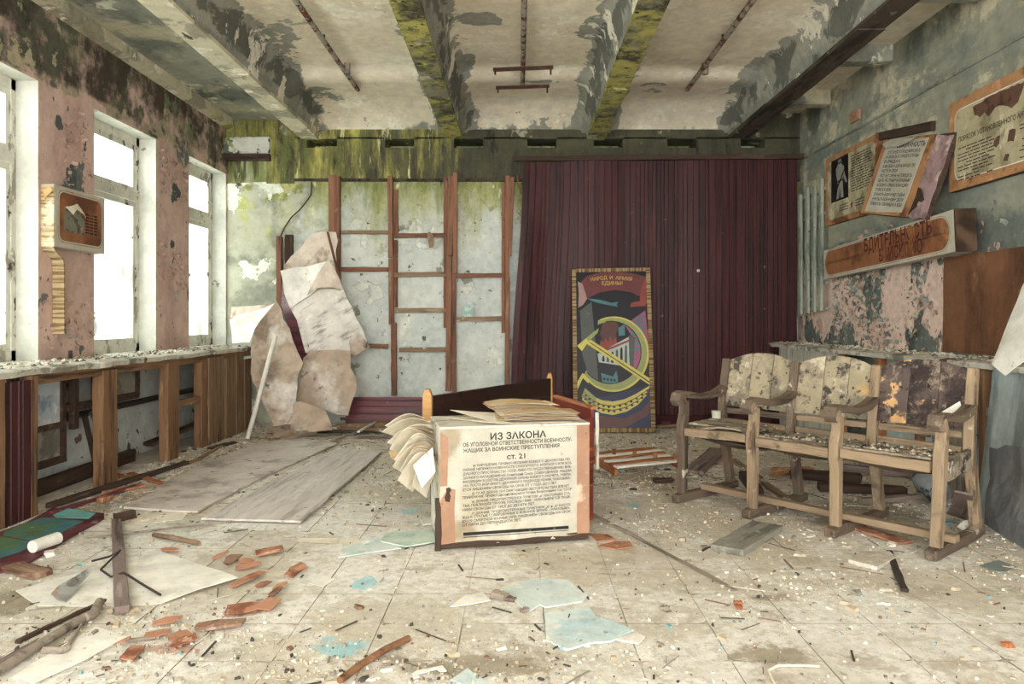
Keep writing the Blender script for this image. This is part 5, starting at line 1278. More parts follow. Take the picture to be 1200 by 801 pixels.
# ------------------------------------------------------------------ conduits under the ceiling bays
M_RUST = mat('rusty_white_conduit', '#a29a88', [dict(c='#6e3f2a', s=9, lo=.48, hi=.56, d=8), dict(c='#41261c', s=14, lo=.56, hi=.62, d=7)], coord='object', bump=.4)
M_RUSTD = mat('rust_brown', '#4a3026', [dict(c='#6d4431', s=9, lo=.5, hi=.6, d=8)], coord='object', bump=.3)
for (x, ye, label, n_) in ((-1.60, 7.50, 'rusty conduit pipe under the ceiling bay nearest the windows', 0), (.045, 7.38, 'rusty lamp conduit with two cross bars under the middle ceiling bay', 1), (1.69, 7.50, 'rusty conduit pipe under the ceiling bay nearest the notices', 0)):
    g = thing('ceiling_conduit', label, 'conduit', (x, 6, 3.44))
    z = 3.44
    MB().tube([(x, -1.0, z), (x + .004, 3.0, z), (x, 5.6, z + .004), (x, ye, z)], .022, 8).obj('tube', M_RUST, g)
    for yy in ([4.9, 6.2, 7.2] if not n_ else [4.9, 6.0]): MB().box((x - .006, yy - .012, z), (x + .006, yy + .012, 3.50)).obj('hanger', M_RUSTD, g)
    if n_:
        for yy, w_ in ((6.78, .27), (7.32, .26)):
            bar('cross_bar', (x - w_, yy + .02, z - .03), (x + w_, yy - .04, z - .03), .025, .03, M_RUSTD, g)
            for sx in (-1, 1): MB().box((x + sx * (w_ - .02) - .008, yy - .03, z - .085), (x + sx * (w_ - .02) + .008, yy + .0, z - .04)).obj('lamp_clip', M_RUSTD, g)
    else:
        MB().tube([(x + .03, 6.9, 3.40), (x + .03, 6.9, 3.50)], .03, 8).obj('junction_cap', M_GREY, g)
# ------------------------------------------------------------------ sheets collapsed in the corner by the windows
M_LINO = mat('buckled_pale_board', '#e2dcd0', [dict(c='#a99f92', s=3, lo=.5, hi=.64, st=(1, 3, 1), d=8), dict(c='#8b8780', s=4, lo=.58, hi=.68, st=(.5, 5, 1), d=7, a=.8), dict(c='#a87a55', s=2.6, lo=.66, hi=.72, d=8), dict(c='#ebe6db', s=3, lo=.56, hi=.64, d=8)], coord='object', rough=.6, bump=.2)
M_HARD = mat('stained_highlit_hardboard', '#b69f88', [dict(c='#85705e', s=2.2, lo=.46, hi=.64, d=8), dict(c='#ded5c8', s=1.7, lo=.50, hi=.66, d=8), dict(c='#5b4a3e', s=5, lo=.60, hi=.70, d=8), dict(c='#b58153', s=3, lo=.62, hi=.70, d=8, a=.8)], coord='object', rough=.55, bump=.25)  # real stains, plus pale patches painted in as white highlights on the buckles
M_BEIGE = mat('beige_backing', '#d6c5b2', [dict(c='#a18a75', s=3, lo=.5, hi=.62, d=8), dict(c='#e0d3c3', s=4, lo=.56, hi=.66, d=8), dict(c='#5f4c3f', s=14, lo=.66, hi=.7, d=6)], coord='object', bump=.3)
def fallen(name, label, pts, m, wave=.05, seed=1, t=.006, ws=1.6, jag=.02, cat='sheet'):
    return tag(sheet(name, [at(*p) for p in pts], m, None, t, jag, .10, wave, ws, seed, 3, None, True), label, cat)
fallen('torn_sheet', 'beige torn board backing sticking up highest in the collapsed corner heap', [(334, 345, 8.18), (333, 312, 8.2), (352, 290, 8.24), (362, 275, 8.26), (378, 271, 8.26), (394, 272, 8.26), (397, 330, 8.2), (392, 352, 8.15)], M_BEIGE, .03, 2)
fallen('torn_sheet', 'white folded sheet in the corner heap below the beige backing', [(331, 318, 8.05), (358, 312, 8.03), (388, 306, 8.0), (384, 322, 7.95), (364, 345, 7.96), (342, 362, 8.0), (336, 345, 8.05)], M_WHITE, .04, 3)
fallen('torn_sheet', 'speckled beige triangle folded over in the corner heap', [(386, 305, 7.98), (403, 340, 7.92), (388, 337, 7.9), (372, 338, 7.92), (361, 347, 7.95)], M_BEIGE, .03, 4)
fallen('pale_sheet', 'large pale grey-streaked panel leaning in the corner heap', [(340, 361, 7.97), (360, 349, 7.98), (376, 338, 8.02), (402, 337, 8.04), (413, 360, 8.04), (424, 383, 8.07), (434, 406, 8.07), (417, 417, 8.02), (384, 412, 7.92), (358, 413, 7.87), (352, 390, 7.92)], M_LINO, .04, 5)
fallen('torn_corner_piece', 'brown broken corner hanging from the large pale panel', [(409, 400, 7.98), (418, 386, 8.0), (434, 405, 8.02), (417, 417, 7.95), (411, 415, 7.95)], M_HARD, .02, 6, jag=.008)
fallen('stained_sheet', 'stained brown hardboard sheet with a straight top edge in the corner heap', [(356, 420, 7.77), (366, 412, 7.84), (411, 412, 7.88), (411, 432, 7.84), (419, 446, 7.8), (418, 458, 7.77), (408, 487, 7.72), (384, 481, 7.68), (349, 470, 7.67), (351, 446, 7.72)], M_HARD, .06, 7)
fallen('buckled_sheet', 'tall buckled brown panel draped in the corner beside the leaning white pole', [(293, 404, 7.69), (298, 385, 7.74), (312, 366, 7.79), (326, 355, 7.84), (330, 362, 7.79), (343, 398, 7.69), (356, 426, 7.64), (352, 445, 7.6), (348, 470, 7.54), (350, 498, 7.44), (322, 500, 7.44), (312, 478, 7.49), (298, 440, 7.6)], M_HARD, .10, 8, ws=2.2)
fallen('torn_sheet', 'grey torn sheet at the foot of the corner heap, lying toward the planks', [(344, 472, 7.4), (352, 470, 7.4), (381, 480, 7.37), (390, 503, 7.24), (366, 506, 7.17), (340, 502, 7.22)], M_HARD, .03, 9)
fallen('maroon_strip', 'narrow maroon ribbed strip slanting down through the corner heap', [(330, 330, 8.16), (336, 330, 8.16), (345, 360, 8.01), (362, 405, 7.88), (358, 425, 7.86), (353, 428, 7.86), (342, 395, 7.98), (330, 358, 8.11)], M_MAROON_H, .0, 10, jag=.004)
fallen('torn_sheet', 'white crumpled sheet lying on the window ledge beside the corner', [(272, 402, 7.92), (270, 375, 8.0), (280, 369, 8.0), (300, 364, 7.95), (322, 355, 7.85), (310, 372, 7.8), (297, 388, 7.75), (294, 402, 7.8)], M_WHITE, .08, 11)
fallen('torn_sheet', 'strip of torn pinkish plaster along the top of the crumpled white sheet', [(270, 372, 8.05), (272, 360, 8.1), (296, 358, 8.05), (325, 353, 7.95), (326, 357, 7.93), (300, 366, 8.0), (280, 371, 8.04)], M_BEIGE, .03, 12)
bar('thin_lath', at(384, 272, 8.1), at(400, 336, 7.95), .03, .012, M_STUD_OLD, jag=.02); tag(bpy.data.objects['thin_lath'], 'thin brown lath hanging over the beige backing in the corner heap', 'lath')
p0 = fl(290, 516); p1 = at(323, 393, 7.20)
q = MB(); q.tube([p0 + Vector((0, 0, .02)), p1], .022, 10); tag(q.obj('white_pole', mat('off_white_pole', '#dad5c6', [dict(c='#a49b88', s=6, lo=.6, hi=.66)], bump=.1)), 'white round pole leaning on the corner heap', 'pole')

# ------------------------------------------------------------------ things lying on the floor
def flat_sheet(name, label, cat, pts, m, t=.004, lift=.003, wave=.004, seed=1, jag=.01, z=None, group=None, curl=None, ws=3.0):
    P3 = [fl(p[0], p[1], (z[i] if z else 0) + lift + t) for i, p in enumerate(pts)]
    a = sum(P3[i].x * P3[(i + 1) % len(P3)].y - P3[(i + 1) % len(P3)].x * P3[i].y for i in range(len(P3)))
    if a < 0: P3.reverse()
    return tag(sheet(name, P3, m, None, t, jag, .12, wave, ws, seed, 2, curl), label, cat, group)
def fbar(name, label, cat, a, b, w, t, m, lift=.002, za=0, zb=0, jit=.003, jag=.01, group=None):
    A_ = fl(a[0], a[1]); B2 = fl(b[0], b[1])
    A_.z = lift + t / 2 + za; B2.z = lift + t / 2 + zb
    return tag(bar(name, A_, B2, w, t, m, None, (0, 0, 1), jit, jag, 6, .002), label, cat, group)
def ftube(name, label, cat, pts, r_, m, z=0.0, n=8):
    q = MB(); q.tube([fl(p[0], p[1]) + Vector((0, 0, (p[2] if len(p) > 2 else 0) + r_ + .002 + z)) for p in pts], r_, n)
    return tag(q.obj(name, m), label, cat)
M_FLOORPANEL = wood('dusty_floor_panel', '#cfc6be', '#aa9f99', '#e2dbd2', more=[dict(c='#6e635c', s=12, lo=.66, hi=.69, st=(1, 1, 1), d=7)], rough=.85)
M_FLOORPANEL2 = mat('dusty_panel_plain', '#cfc5bc', [dict(c='#aa9c96', s=3, lo=.5, hi=.64, d=8), dict(c='#d7cfc4', s=5, lo=.55, hi=.65, d=8), dict(c='#6e635c', s=14, lo=.64, hi=.68, d=7)], coord='object', bump=.3)
flat_sheet('fallen_wallboard', 'wide grey-striped panel lying on the floor, nearer of the pair by the box', 'panel', [(353, 610), (404, 566), (448, 528), (396, 524), (312, 567), (236, 606)], M_FLOORPANEL, .012, .012, .006, 2, .006)
flat_sheet('fallen_wallboard', 'dusty plain panel lying on the floor along the windows', 'panel', [(145, 594), (232, 598), (300, 562), (396, 519), (345, 512), (300, 520), (230, 545)], M_FLOORPANEL2, .012, .004, .008, 3, .012)
# painted panel by the near wainscot
M_PAINTED = mat('green_blue_painted_panel', '#5c8053', [dict(c='#43808a', s=2.2, lo=.46, hi=.56, d=8), dict(c='#5a6a3c', s=2.4, lo=.55, hi=.63, d=8), dict(c='#c2ab86', s=9, lo=.655, hi=.68, d=8)], coord='world', rough=.6)
M_TURQ = mat('turquoise_paint', '#6cc0bc', [dict(c='#4da088', s=3, lo=.5, hi=.62, d=8), dict(c='#9fc9c2', s=6, lo=.6, hi=.66, d=8)], rough=.6)
M_MAR2 = mat('maroon_edge_paint', '#713840', [dict(c='#532830', s=5, lo=.5, hi=.6, d=8), dict(c='#a98d84', s=10, lo=.62, hi=.68, d=8)], rough=.6)
pp_ = thing('painted_sign', 'maroon-edged panel with green and turquoise fields lying by the near wainscot', 'panel', fl(50, 640))
def part_sheet(name, pts, m, t, lift, seed):
    P3 = [fl(p[0], p[1], lift + t) for p in pts]
    a = sum(P3[i].x * P3[(i + 1) % len(P3)].y - P3[(i + 1) % len(P3)].x * P3[i].y for i in range(len(P3)))
    if a < 0: P3.reverse()
    return sheet(name, P3, m, pp_, t, .006, .12, .0, 3, seed)
part_sheet('panel_body', [(-40, 684), (-30, 632), (30, 612), (62, 594), (122, 601), (122, 606), (70, 636), (30, 660), (-10, 672)], M_MAR2, .010, .004, 1)
part_sheet('green_field', [(5, 622), (50, 606), (98, 610), (70, 625), (42, 634), (4, 627)], M_PAINTED, .002, .0145, 2)
part_sheet('turquoise_field', [(62, 603), (80, 595), (112, 601), (104, 607), (66, 606)], M_TURQ, .002, .0145, 3)
part_sheet('green_field', [(-25, 650), (0, 628), (44, 636), (22, 646), (-10, 656)], M_PAINTED, .002, .0145, 4)
ftube('white_tube', 'short white cardboard tube lying on the edge of the painted panel', 'tube', [(38, 651, .012), (68, 640, .012)], .030, M_WHITE, n=12)
fbar('rust_block', 'flat rusty brown block on the floor below the painted panel', 'block', (14, 667), (50, 676), .09, .025, wood('weathered_rust_board', '#8d6b54', '#5f4130', '#b5967b'))
fbar('white_chunk', 'small white chunk beside the cardboard tube', 'chunk', (52, 652), (64, 650), .05, .02, M_WHITE)
# large white sheets and the stick across them
flat_sheet('white_sheet', 'large white dusty sheet on the floor under the grey batten', 'sheet', [(18, 692), (90, 672), (140, 662), (184, 645), (240, 663), (279, 676), (232, 690), (188, 706), (140, 709), (45, 709)], M_WHITE, .003, .004, .004, 4, .008, z=[0, 0, 0, .0, .0, .02, .01, 0, 0, 0])
flat_sheet('white_sheet', 'smaller white sheet at the near end of the grey pipe', 'sheet', [(16, 792), (62, 762), (112, 733), (149, 745), (100, 772), (40, 800)], M_WHITE, .003, .004, .004, 5, .008)
fbar('timber_batten', 'grey weathered batten lying across the large white sheet', 'batten', (136, 616), (143, 722), .052, .03, M_GREYRED, .009)
fbar('dark_block', 'dark wooden block at the far end of the grey batten', 'block', (134, 612), (157, 607), .045, .045, M_DARKWOOD, .004)
card('curled_strip', 'curled rust and grey paint strip lying on the large white sheet', 'strip', [fl(58, 698, .02), fl(66, 690, .03), fl(86, 677, .06), fl(104, 663, .09), fl(109, 667, .07), fl(98, 682, .02), fl(78, 704, .015), fl(66, 703, .012)], mat('rust_grey_strip', '#8d8f88', [dict(c='#a8623a', s=7, lo=.5, hi=.56, d=8), dict(c='#5f5b52', s=9, lo=.58, hi=.64, d=8)], coord='object'), t=.004, wave=.02, seed=6)
card('teal_strip', 'small teal strip standing upright near the curled rust strip', 'strip', [fl(91, 663, .02), fl(96, 664, .02), fl(95, 661, .085), fl(90, 661, .085)], M_TURQ, t=.003, wave=.01, seed=7)
ftube('black_cord', 'dark cord looping under the grey batten over the white sheet', 'cord', [(108, 668, .03), (128, 660, .02), (141, 656, .035), (118, 673, .01), (130, 681, .008), (145, 683, .034), (170, 692, .008), (188, 702, .006)], .005, M_IRON, .006, 6)
fbar('dark_stick', 'thin dark stick on the dusty floor beside the grey pipe', 'stick', (22, 753), (122, 706), .018, .012, M_DARKWOOD)
ftube('grey_pipe', 'grey painted pipe pointing at the near end of the batten', 'pipe', [(-6, 796), (40, 766), (100, 729)], .016, M_GREY, .004, 10)
ftube('pipe_elbow', 'short grey pipe socket joined at the end of the grey pipe', 'pipe', [(100, 731), (109, 727), (117, 712)], .018, M_GREY, .004, 10)
fbar('pink_lath', 'pinkish paint-flecked lath beside the grey pipe', 'lath', (-4, 782), (42, 755), .03, .012, M_GREYRED)
fbar('thin_twig', 'thin grey twig on the smaller white sheet', 'twig', (79, 763), (96, 735), .010, .008, M_GREY, .01)
ftube('glass_neck', 'grey bottle neck lying on the smaller white sheet', 'bottle neck', [(50, 769), (64, 768), (72, 769), (80, 765)], .012, M_GREY, .008, 10)
ftube('thin_rod', 'long thin grey rod lying across the tiles toward the striped panel', 'rod', [(98, 631), (150, 627), (220, 618), (300, 609)], .006, M_GREY, .002, 6)
ftube('bent_branch', 'pale bent branch lying on the tiles below the thin rod', 'branch', [(180, 630), (205, 634), (233, 640)], .013, M_BATTEN, .002, 8)
flat_sheet('paper_scrap', 'white paper scrap lying beneath the dusty plain panel', 'paper', [(118, 604), (160, 602), (196, 606), (222, 598), (214, 608), (170, 613), (120, 614)], M_PAPER, .0015, .003, .004, 8)
for i, (pts, lab) in enumerate([([(350, 680), (372, 673), (394, 678), (378, 687)], 'small white paper scrap near the orange chips'),
        ([(348, 634), (352, 630), (398, 630), (394, 637)], 'white paper strip on the tiles below the striped panel'),
        ([(222, 623), (248, 618), (252, 621), (224, 629)], 'cream paper strip beside the bent branch'),
        ([(398, 632), (420, 627), (424, 642), (404, 650)], 'pale sheet tucked at the edge of the teal-stained sheet')]):
    flat_sheet('paper_scrap', lab, 'paper', pts, M_PAPER if i % 2 else M_WHITE, .0015, .003, .006, 20 + i, .004)
M_TEALSHEET = mat('teal_stained_sheet', '#d5dfd8', [dict(c='#b3d2cb', s=3, lo=.5, hi=.62, d=8), dict(c='#55a79a', s=4, lo=.60, hi=.72, d=8), dict(c='#efeee6', s=5, lo=.58, hi=.66, d=8)], coord='object', rough=.4, bump=.1)
flat_sheet('teal_stained_sheet', 'white sheet with a teal stain lying before the box corner', 'sheet', [(396, 653), (402, 640), (436, 629), (452, 627), (470, 642), (430, 647)], M_TEALSHEET, .004, .004, .004, 9, .004)
flat_sheet('green_glass_sheet', 'pale green glass sheet lying against the lower corner of the box', 'glass', [(446, 634), (452, 624), (480, 622), (512, 619), (511, 634), (475, 640)], mat('pale_green_glass', '#c3d4c2', [dict(c='#9fc0ab', s=3, lo=.5, hi=.6, d=8), dict(c='#dfe5d8', s=4, lo=.56, hi=.64, d=8)], coord='object', rough=.25, bump=0, spec=.5), .006, .008, .004, 10, .004)
flat_sheet('white_chunk', 'small white tile piece beside the green glass sheet', 'chunk', [(492, 608), (508, 604), (512, 612), (496, 614)], M_WHITE, .008, .003, 0, 11, .003)
flat_sheet('faded_board', 'faded pale blue torn board on the tiles, farther of two before the box', 'board', [(592, 690), (604, 680), (640, 677), (666, 678), (676, 688), (690, 696), (682, 704), (640, 711), (632, 708), (622, 715), (612, 711), (600, 700)], M_FADED, .006, .003, .004, 12, .008)
flat_sheet('faded_board', 'faded pale blue torn board nearest the camera, before the box', 'board', [(638, 718), (640, 728), (658, 722), (690, 709), (698, 722), (718, 728), (743, 737), (716, 750), (692, 752), (664, 760), (640, 748)], M_FADED, .007, .004, .004, 13, .012)
flat_sheet('white_flake', 'white tile sliver poking from under the nearer faded board', 'flake', [(722, 748), (744, 740), (756, 745), (748, 753)], M_WHITE, .006, .003, 0, 14, .004)
flat_sheet('white_flake', 'white torn flake beside the farther faded board', 'flake', [(528, 710), (545, 697), (566, 694), (575, 703), (548, 708)], M_WHITE, .004, .003, .003, 15, .006)
flat_sheet('faded_scrap', 'pale blue torn scrap at the very front of the floor', 'scrap', [(528, 796), (548, 782), (556, 789), (576, 800), (560, 806)], M_FADED, .003, .003, .003, 16, .01)
flat_sheet('white_chip', 'tiny white chip on the pale blue paint stain', 'chip', [(437, 674), (443, 670), (449, 676), (444, 682)], M_WHITE, .004, .003, 0, 17, .002)
fbar('grey_cork', 'small grey wad beside the farther faded board', 'wad', (577, 700), (592, 704), .04, .03, M_GREY)
fbar('brown_chip', 'small brown wood bit touching the farther faded board', 'chip', (592, 703), (604, 705), .03, .015, M_GREYRED)
fbar('brown_chip', 'small brown wood bit between the two faded boards', 'chip', (610, 718), (620, 716), .02, .015, M_GREYRED)
# white bracket
q = MB(); q.prism([(0, 0), (.13, .04), (.125, .055), (.145, .012), (.165, .018), (.15, .075), (.02, .035), (.012, .06), (-.015, .052)], .004)
b0 = fl(486, 793); q = MB(); q.prism([(0, 0), (.018, .004), (.015, .028), (.075, .052), (.088, .028), (.106, .034), (.094, .072), (.012, .05), (-.006, .03)], .004)
tag(q.obj('white_bracket', M_WHITE, None, T(b0.x, b0.y - .02, .004) @ RZ(.15)), 'small white notched bracket lying on the front tiles', 'bracket')
ftube('curved_stick', 'brown curved stick lying on the front tiles', 'stick', [(398, 803), (425, 783), (452, 766), (479, 753)], .012, wood('brown_bark', '#8a5f3c', '#5b3b26', '#b98c5f'), .003, 8)
# metal strip, boards and bits before the seats
fbar('metal_strip', 'long thin grey metal strip slanting across the tiles beside the box', 'strip', (692, 602), (862, 693), .028, .006, M_GREY, .004)
fbar('grey_board', 'weathered grey board lying on the floor before the seats', 'board', (852, 648), (899, 619), .17, .030, mat('weathered_grey_board', '#8f8c7f', [dict(c='#6c6a60', s=4, lo=.5, hi=.62, st=(.4, 4, 4), d=8), dict(c='#b7b4a5', s=6, lo=.57, hi=.65, d=8)], coord='object', bump=.3))
fbar('thin_splinter', 'thin dark splinter beside the weathered grey board', 'splinter', (822, 646), (856, 634), .012, .008, M_DARKWOOD)
flat_sheet('grey_slab', 'flat grey chunk on the floor before the nearest seat', 'chunk', [(994, 655), (1010, 645), (1042, 645), (1050, 652), (1028, 664)], M_SCREED, .018, .002, .004, 18, .012)
fbar('bent_dark_strip', 'dark bent strip running off the flat grey chunk', 'strip', (1042, 648), (1060, 694), .03, .014, M_IRON)
ftube('white_cable', 'thin white cable curling on the front tiles', 'cable', [(960, 783), (935, 782), (912, 782), (900, 788), (906, 800), (914, 812)], .004, M_PAPER, .002, 6)
fbar('brown_peg', 'upper of two small orange pegs on the tiles before the seats', 'peg', (860, 709), (868, 709), .02, .016, M_ORANGE)
fbar('brown_peg', 'lower of two small orange pegs on the tiles before the seats', 'peg', (862, 713), (870, 714), .02, .016, M_ORANGE)
fbar('brown_peg', 'small orange peg on the tiles near the front of the wall side', 'peg', (1176, 756), (1186, 759), .03, .014, M_ORANGE)
fbar('grey_pebble', 'small grey pebble on the tiles between faded boards and seats', 'pebble', (775, 714), (783, 715), .03, .014, M_GREY, jit=.005)
flat_sheet('orange_flake', 'orange rust flake by the metal strip and box', 'flake', [(700, 639), (720, 634), (738, 634), (742, 640), (722, 643)], M_CHIP, .006, .003, .004, 19, .01)
flat_sheet('orange_flake', 'dark rust flake against the foot of the box edge strip', 'flake', [(690, 624), (712, 625), (722, 631), (700, 633)], M_CHIP, .006, .003, .004, 24, .01)
# orange chips on the tiles
chips = [(300, 652, 332, 648, .05), (282, 657, 294, 662, .03), (264, 664, 278, 655, .03), (276, 668, 306, 664, .02), (269, 690, 308, 674, .035), (336, 678, 352, 664, .035),
         (316, 700, 330, 694, .02), (320, 693, 336, 688, .015), (310, 717, 322, 707, .04), (264, 718, 308, 714, .05), (229, 738, 284, 733, .04), (178, 734, 215, 728, .025), (168, 748, 200, 744, .03), (146, 753, 182, 749, .015),
         (196, 752, 222, 745, .03), (200, 757, 232, 752, .03), (146, 777, 164, 762, .045), (142, 754, 150, 757, .03), (248, 657, 268, 652, .02), (190, 645, 208, 648, .03), (300, 690, 316, 684, .02), (344, 672, 358, 668, .02)]
places = ['squarest, near the paper strip', 'beside the rod shadow', 'dark and upturned near the white sheet', 'long and thin near the white sheet corner', 'split pair end by the sheet tip', 'upright beside the small white paper', 'palest of the middle cluster', 'slim, above the palest one',
          'small folded one at the end of the brown slab', 'broad faded one behind the folded one', 'dark brown slab-like one', 'narrow one past the dark slab', 'low one by the grey splinter', 'stick-like grey one',
          'curved one with white plaster', 'lower curved one with white plaster', 'rectangular one in front of the cluster', 'smallest by the grey splinter', 'thin one near the bent branch', 'lone one on the edge of the white sheet', 'tiny one in the middle cluster', 'tiny one behind the white paper']
M_RUSTB = mat('brown_rust_block', '#94725a', [dict(c='#6b4733', s=9, lo=.5, hi=.6, d=8), dict(c='#c3a184', s=14, lo=.58, hi=.66, d=8), dict(c='#b5683e', s=6, lo=.58, hi=.64, d=8)], coord='object', bump=.6)
for k, (xa, ya, xb, yb, wd) in enumerate(chips):
    m = M_GREY if k == 13 else (M_RUSTB if k in (2, 10, 6) else M_CHIP)
    pa, pb_ = fl(xa, ya), fl(xb, yb); L = (pb_ - pa).length; rr = random.Random(k * 7 + 1)
    if k == 13: o = fbar('orange_chip', 'x', 'chip', (xa, ya), (xb, yb), .012, .010, m)
    else:
        w_ = wd * rr.uniform(1.1, 1.6) + .012
        pl_ = [(0, -w_ / 2 * rr.uniform(.3, 1)), (L * rr.uniform(.3, .6), -w_ / 2 * rr.uniform(.8, 1.2)), (L, -w_ / 2 * rr.uniform(.2, 1)), (L * rr.uniform(.92, 1.08), w_ / 2 * rr.uniform(.2, 1)), (L * rr.uniform(.4, .7), w_ / 2 * rr.uniform(.8, 1.2)), (L * rr.uniform(0, .1), w_ / 2 * rr.uniform(.4, 1))]
        q = MB(); q.prism(jag_poly([Vector(v) for v in pl_], .03, .004, rr), .005 if k not in (10, 0) else .012)
        M_ = frame(pa + Vector((0, 0, .004)), pb_ + Vector((0, 0, .004 + rr.uniform(0, .02)))) @ RX(rr.uniform(0.0, .16))
        o = q.obj('orange_chip', m, None, T(0, 0, w_ * .08) @ M_)
    tag(o, 'orange rust chip on the tiles: ' + places[k], 'chip', 'orange rust chips on the tiles')
# bits along the foot of the wainscot
items = [('rust_strip', 'bright orange curled strip on the floor between the wainscot posts', 'strip', (152, 556), (190, 568), .05, .012, M_ORANGE), ('rust_strip', 'dark red rusty strip below the wainscot post', 'strip', (122, 581), (168, 571), .07, .02, M_CHIP), ('rust_strip', 'short orange strip touching the wainscot post foot', 'strip', (136, 557), (152, 562), .04, .012, M_ORANGE),
         ('fallen_rail', 'long dark rail lying along the foot of the wainscot frame', 'rail', (58, 596), (218, 545), .05, .03, M_DARKWOOD), ('fallen_rail', 'thin maroon rail on the floor outside the wainscot frame', 'rail', (60, 604), (160, 572), .03, .02, M_MAR2), ('rust_strip', 'red rusty block on the floor near the dusty panel edge', 'block', (116, 590), (128, 586), .05, .03, M_CHIP),
         ('pale_lath', 'short pale lath on the floor under the open wainscot bay', 'lath', (205, 548), (232, 540), .05, .012, M_BATTEN), ('pale_lath', 'long pale lath on the floor beside the wainscot boards', 'lath', (232, 540), (262, 522), .04, .015, M_BATTEN), ('dark_lath', 'dark broken lath on the floor by the wainscot boards', 'lath', (246, 527), (275, 520), .06, .02, M_DARKWOOD)]
for it in items: fbar(*it, lift=.006)
# planks heaped before the fallen panel
heap = [((335, 514), (470, 513), .06, .02, M_GREY, 'long grey plank, longest in the plank heap before the back wall'), ((350, 509), (502, 508), .05, .02, M_DARKWOOD, 'dark lath in the plank heap lying behind the grey plank'), ((372, 504), (498, 512), .05, .02, M_BATTEN, 'pale lath slanting through the plank heap'),
        ((400, 496), (500, 505), .03, .02, M_STUD_OLD, 'thin brown lath along the back of the plank heap'), ((395, 503), (452, 500), .06, .05, M_BATTEN, 'round-edged pale beam in the plank heap'), ((388, 520), (440, 500), .03, .015, M_GREY, 'short grey lath crossing the plank heap'),
        ((420, 518), (500, 517), .05, .02, M_GREYRED, 'reddish grey lath at the front of the plank heap'), ((440, 500), (420, 512), .03, .015, M_WHITE, 'short white lath upright across the plank heap')]
for k, (a, b2, w_, t_, m, lab) in enumerate(heap):
    fbar('plank', lab, 'plank', a, b2, w_, t_, m, .003 + .014 * (k % 4)).__setitem__('group', 'planks heaped before the back wall')
flat_sheet('brown_rag', 'crumpled brown sheet on the floor at the foot of the corner heap', 'sheet', [(310, 512), (316, 502), (340, 497), (366, 500), (372, 508), (340, 514)], M_HARD, .004, .02, .05, 25, .015, z=[0, .04, .06, .05, .02, 0])
# slatted rack lying on the floor
rk = thing('slatted_rack', 'low orange-edged rack of white slats lying on the floor beside the painted board', 'rack', fl(745, 545))
ra, rb_, rc, rd = fl(694, 541), fl(722, 558), fl(797, 550), fl(768, 533)
def rkp(u, v, z): return ra.lerp(rb_, v).lerp(rd.lerp(rc, v), u) + Vector((0, 0, z))
bar('rack_edge', rkp(0, 0, .03), rkp(0, 1, .03), .03, .05, M_ORANGE, rk); bar('rack_edge', rkp(1, 0, .03), rkp(1, 1, .03), .03, .05, M_ORANGE, rk)
for k in range(6): bar('slat', rkp(.0, .02 + .19 * k, .065), rkp(1.0, .02 + .19 * k, .065), .055, .014, M_WHITE if k % 2 else M_ORANGE, rk, jit=.003)
for k in range(5): bar('peg', rkp(.02 + .24 * k, .0 + .22 * k, .07), rkp(.02 + .24 * k, .0 + .22 * k, .11), .03, .03, M_ORANGE, rk)
fbar('dark_block', 'small dark block on the floor in front of the slatted rack', 'block', (766, 566), (788, 565), .06, .03, M_DARKWOOD)
# rubbish under and behind the seats
under = [('plank', (812, 555), (842, 528), .16, .02, M_GREYRED, 'dark plank slanting on the floor under the farthest seat'), ('plank', (858, 540), (890, 562), .05, .02, M_BATTEN, 'pale lath slanting on the floor beneath the farthest seat'), ('plank', (896, 568), (935, 596), .05, .02, M_BATTEN, 'pale lath lying between the front legs of the seats'),
         ('plank', (925, 560), (1010, 566), .10, .06, M_DARKWOOD, 'thick dark beam behind the middle seat legs'), ('plank', (960, 575), (1060, 580), .09, .05, M_DARKWOOD, 'dark beam lying nearer behind the seat legs'), ('plank', (985, 552), (1075, 560), .08, .05, M_GREYRED, 'reddish beam farthest behind the seat legs'),
         ('plank', (1010, 590), (1080, 585), .05, .03, M_GREY, 'grey lath on the rubble under the nearest seat'), ('rusty_sheet', (1000, 618), (1062, 638), .10, .012, M_CHIP, 'flat rusty panel piece on the floor under the nearest seat'), ('rusty_sheet', (872, 560), (888, 582), .08, .05, M_DARKWOOD, 'small dark rusty box beneath the seat stretcher'),
         ('rusty_sheet', (905, 556), (950, 556), .06, .05, M_CHIP, 'rusty bar lying behind the middle seat')]
for (nm, a, b2, w_, t_, m, lab) in under: fbar(nm, lab, 'plank' if nm == 'plank' else 'scrap', a, b2, w_, t_, m, .004)
card('orange_scrap', 'crumpled orange sheet on the floor behind the middle seat', 'scrap', [fl(900, 552, .02), fl(906, 548, .10), fl(922, 546, .12), fl(940, 548, .10), fl(936, 556, .03), fl(915, 556, .02)], M_PALEORANGE, t=.003, wave=.05, seed=51)
cn = fl(1084, 592); q = MB()
def canfn(u, v):
    a_ = 2 * PI * u; r_ = .075 * (1 + .25 * noise.noise(Vector((math.cos(a_) * 1.5, math.sin(a_) * 1.5, v * 3)))) * (1.0 - .25 * abs(v - .5))
    return (cn.x + .04 + r_ * math.cos(a_), cn.y + (v - .5) * .20, .10 + r_ * math.sin(a_) + .04 * v)
tag(q.grid(canfn, 14, 6, t=.003).obj('crumpled_can', mat('blue_white_tin', '#a9b4ba', [dict(c='#3d4750', s=6, lo=.5, hi=.56, d=6), dict(c='#dfe3e2', s=7, lo=.56, hi=.62, d=6)], coord='object', rough=.35, metallic=.4, bump=.1)), 'crumpled blue and white tin on the rubble under the nearest seat', 'tin')
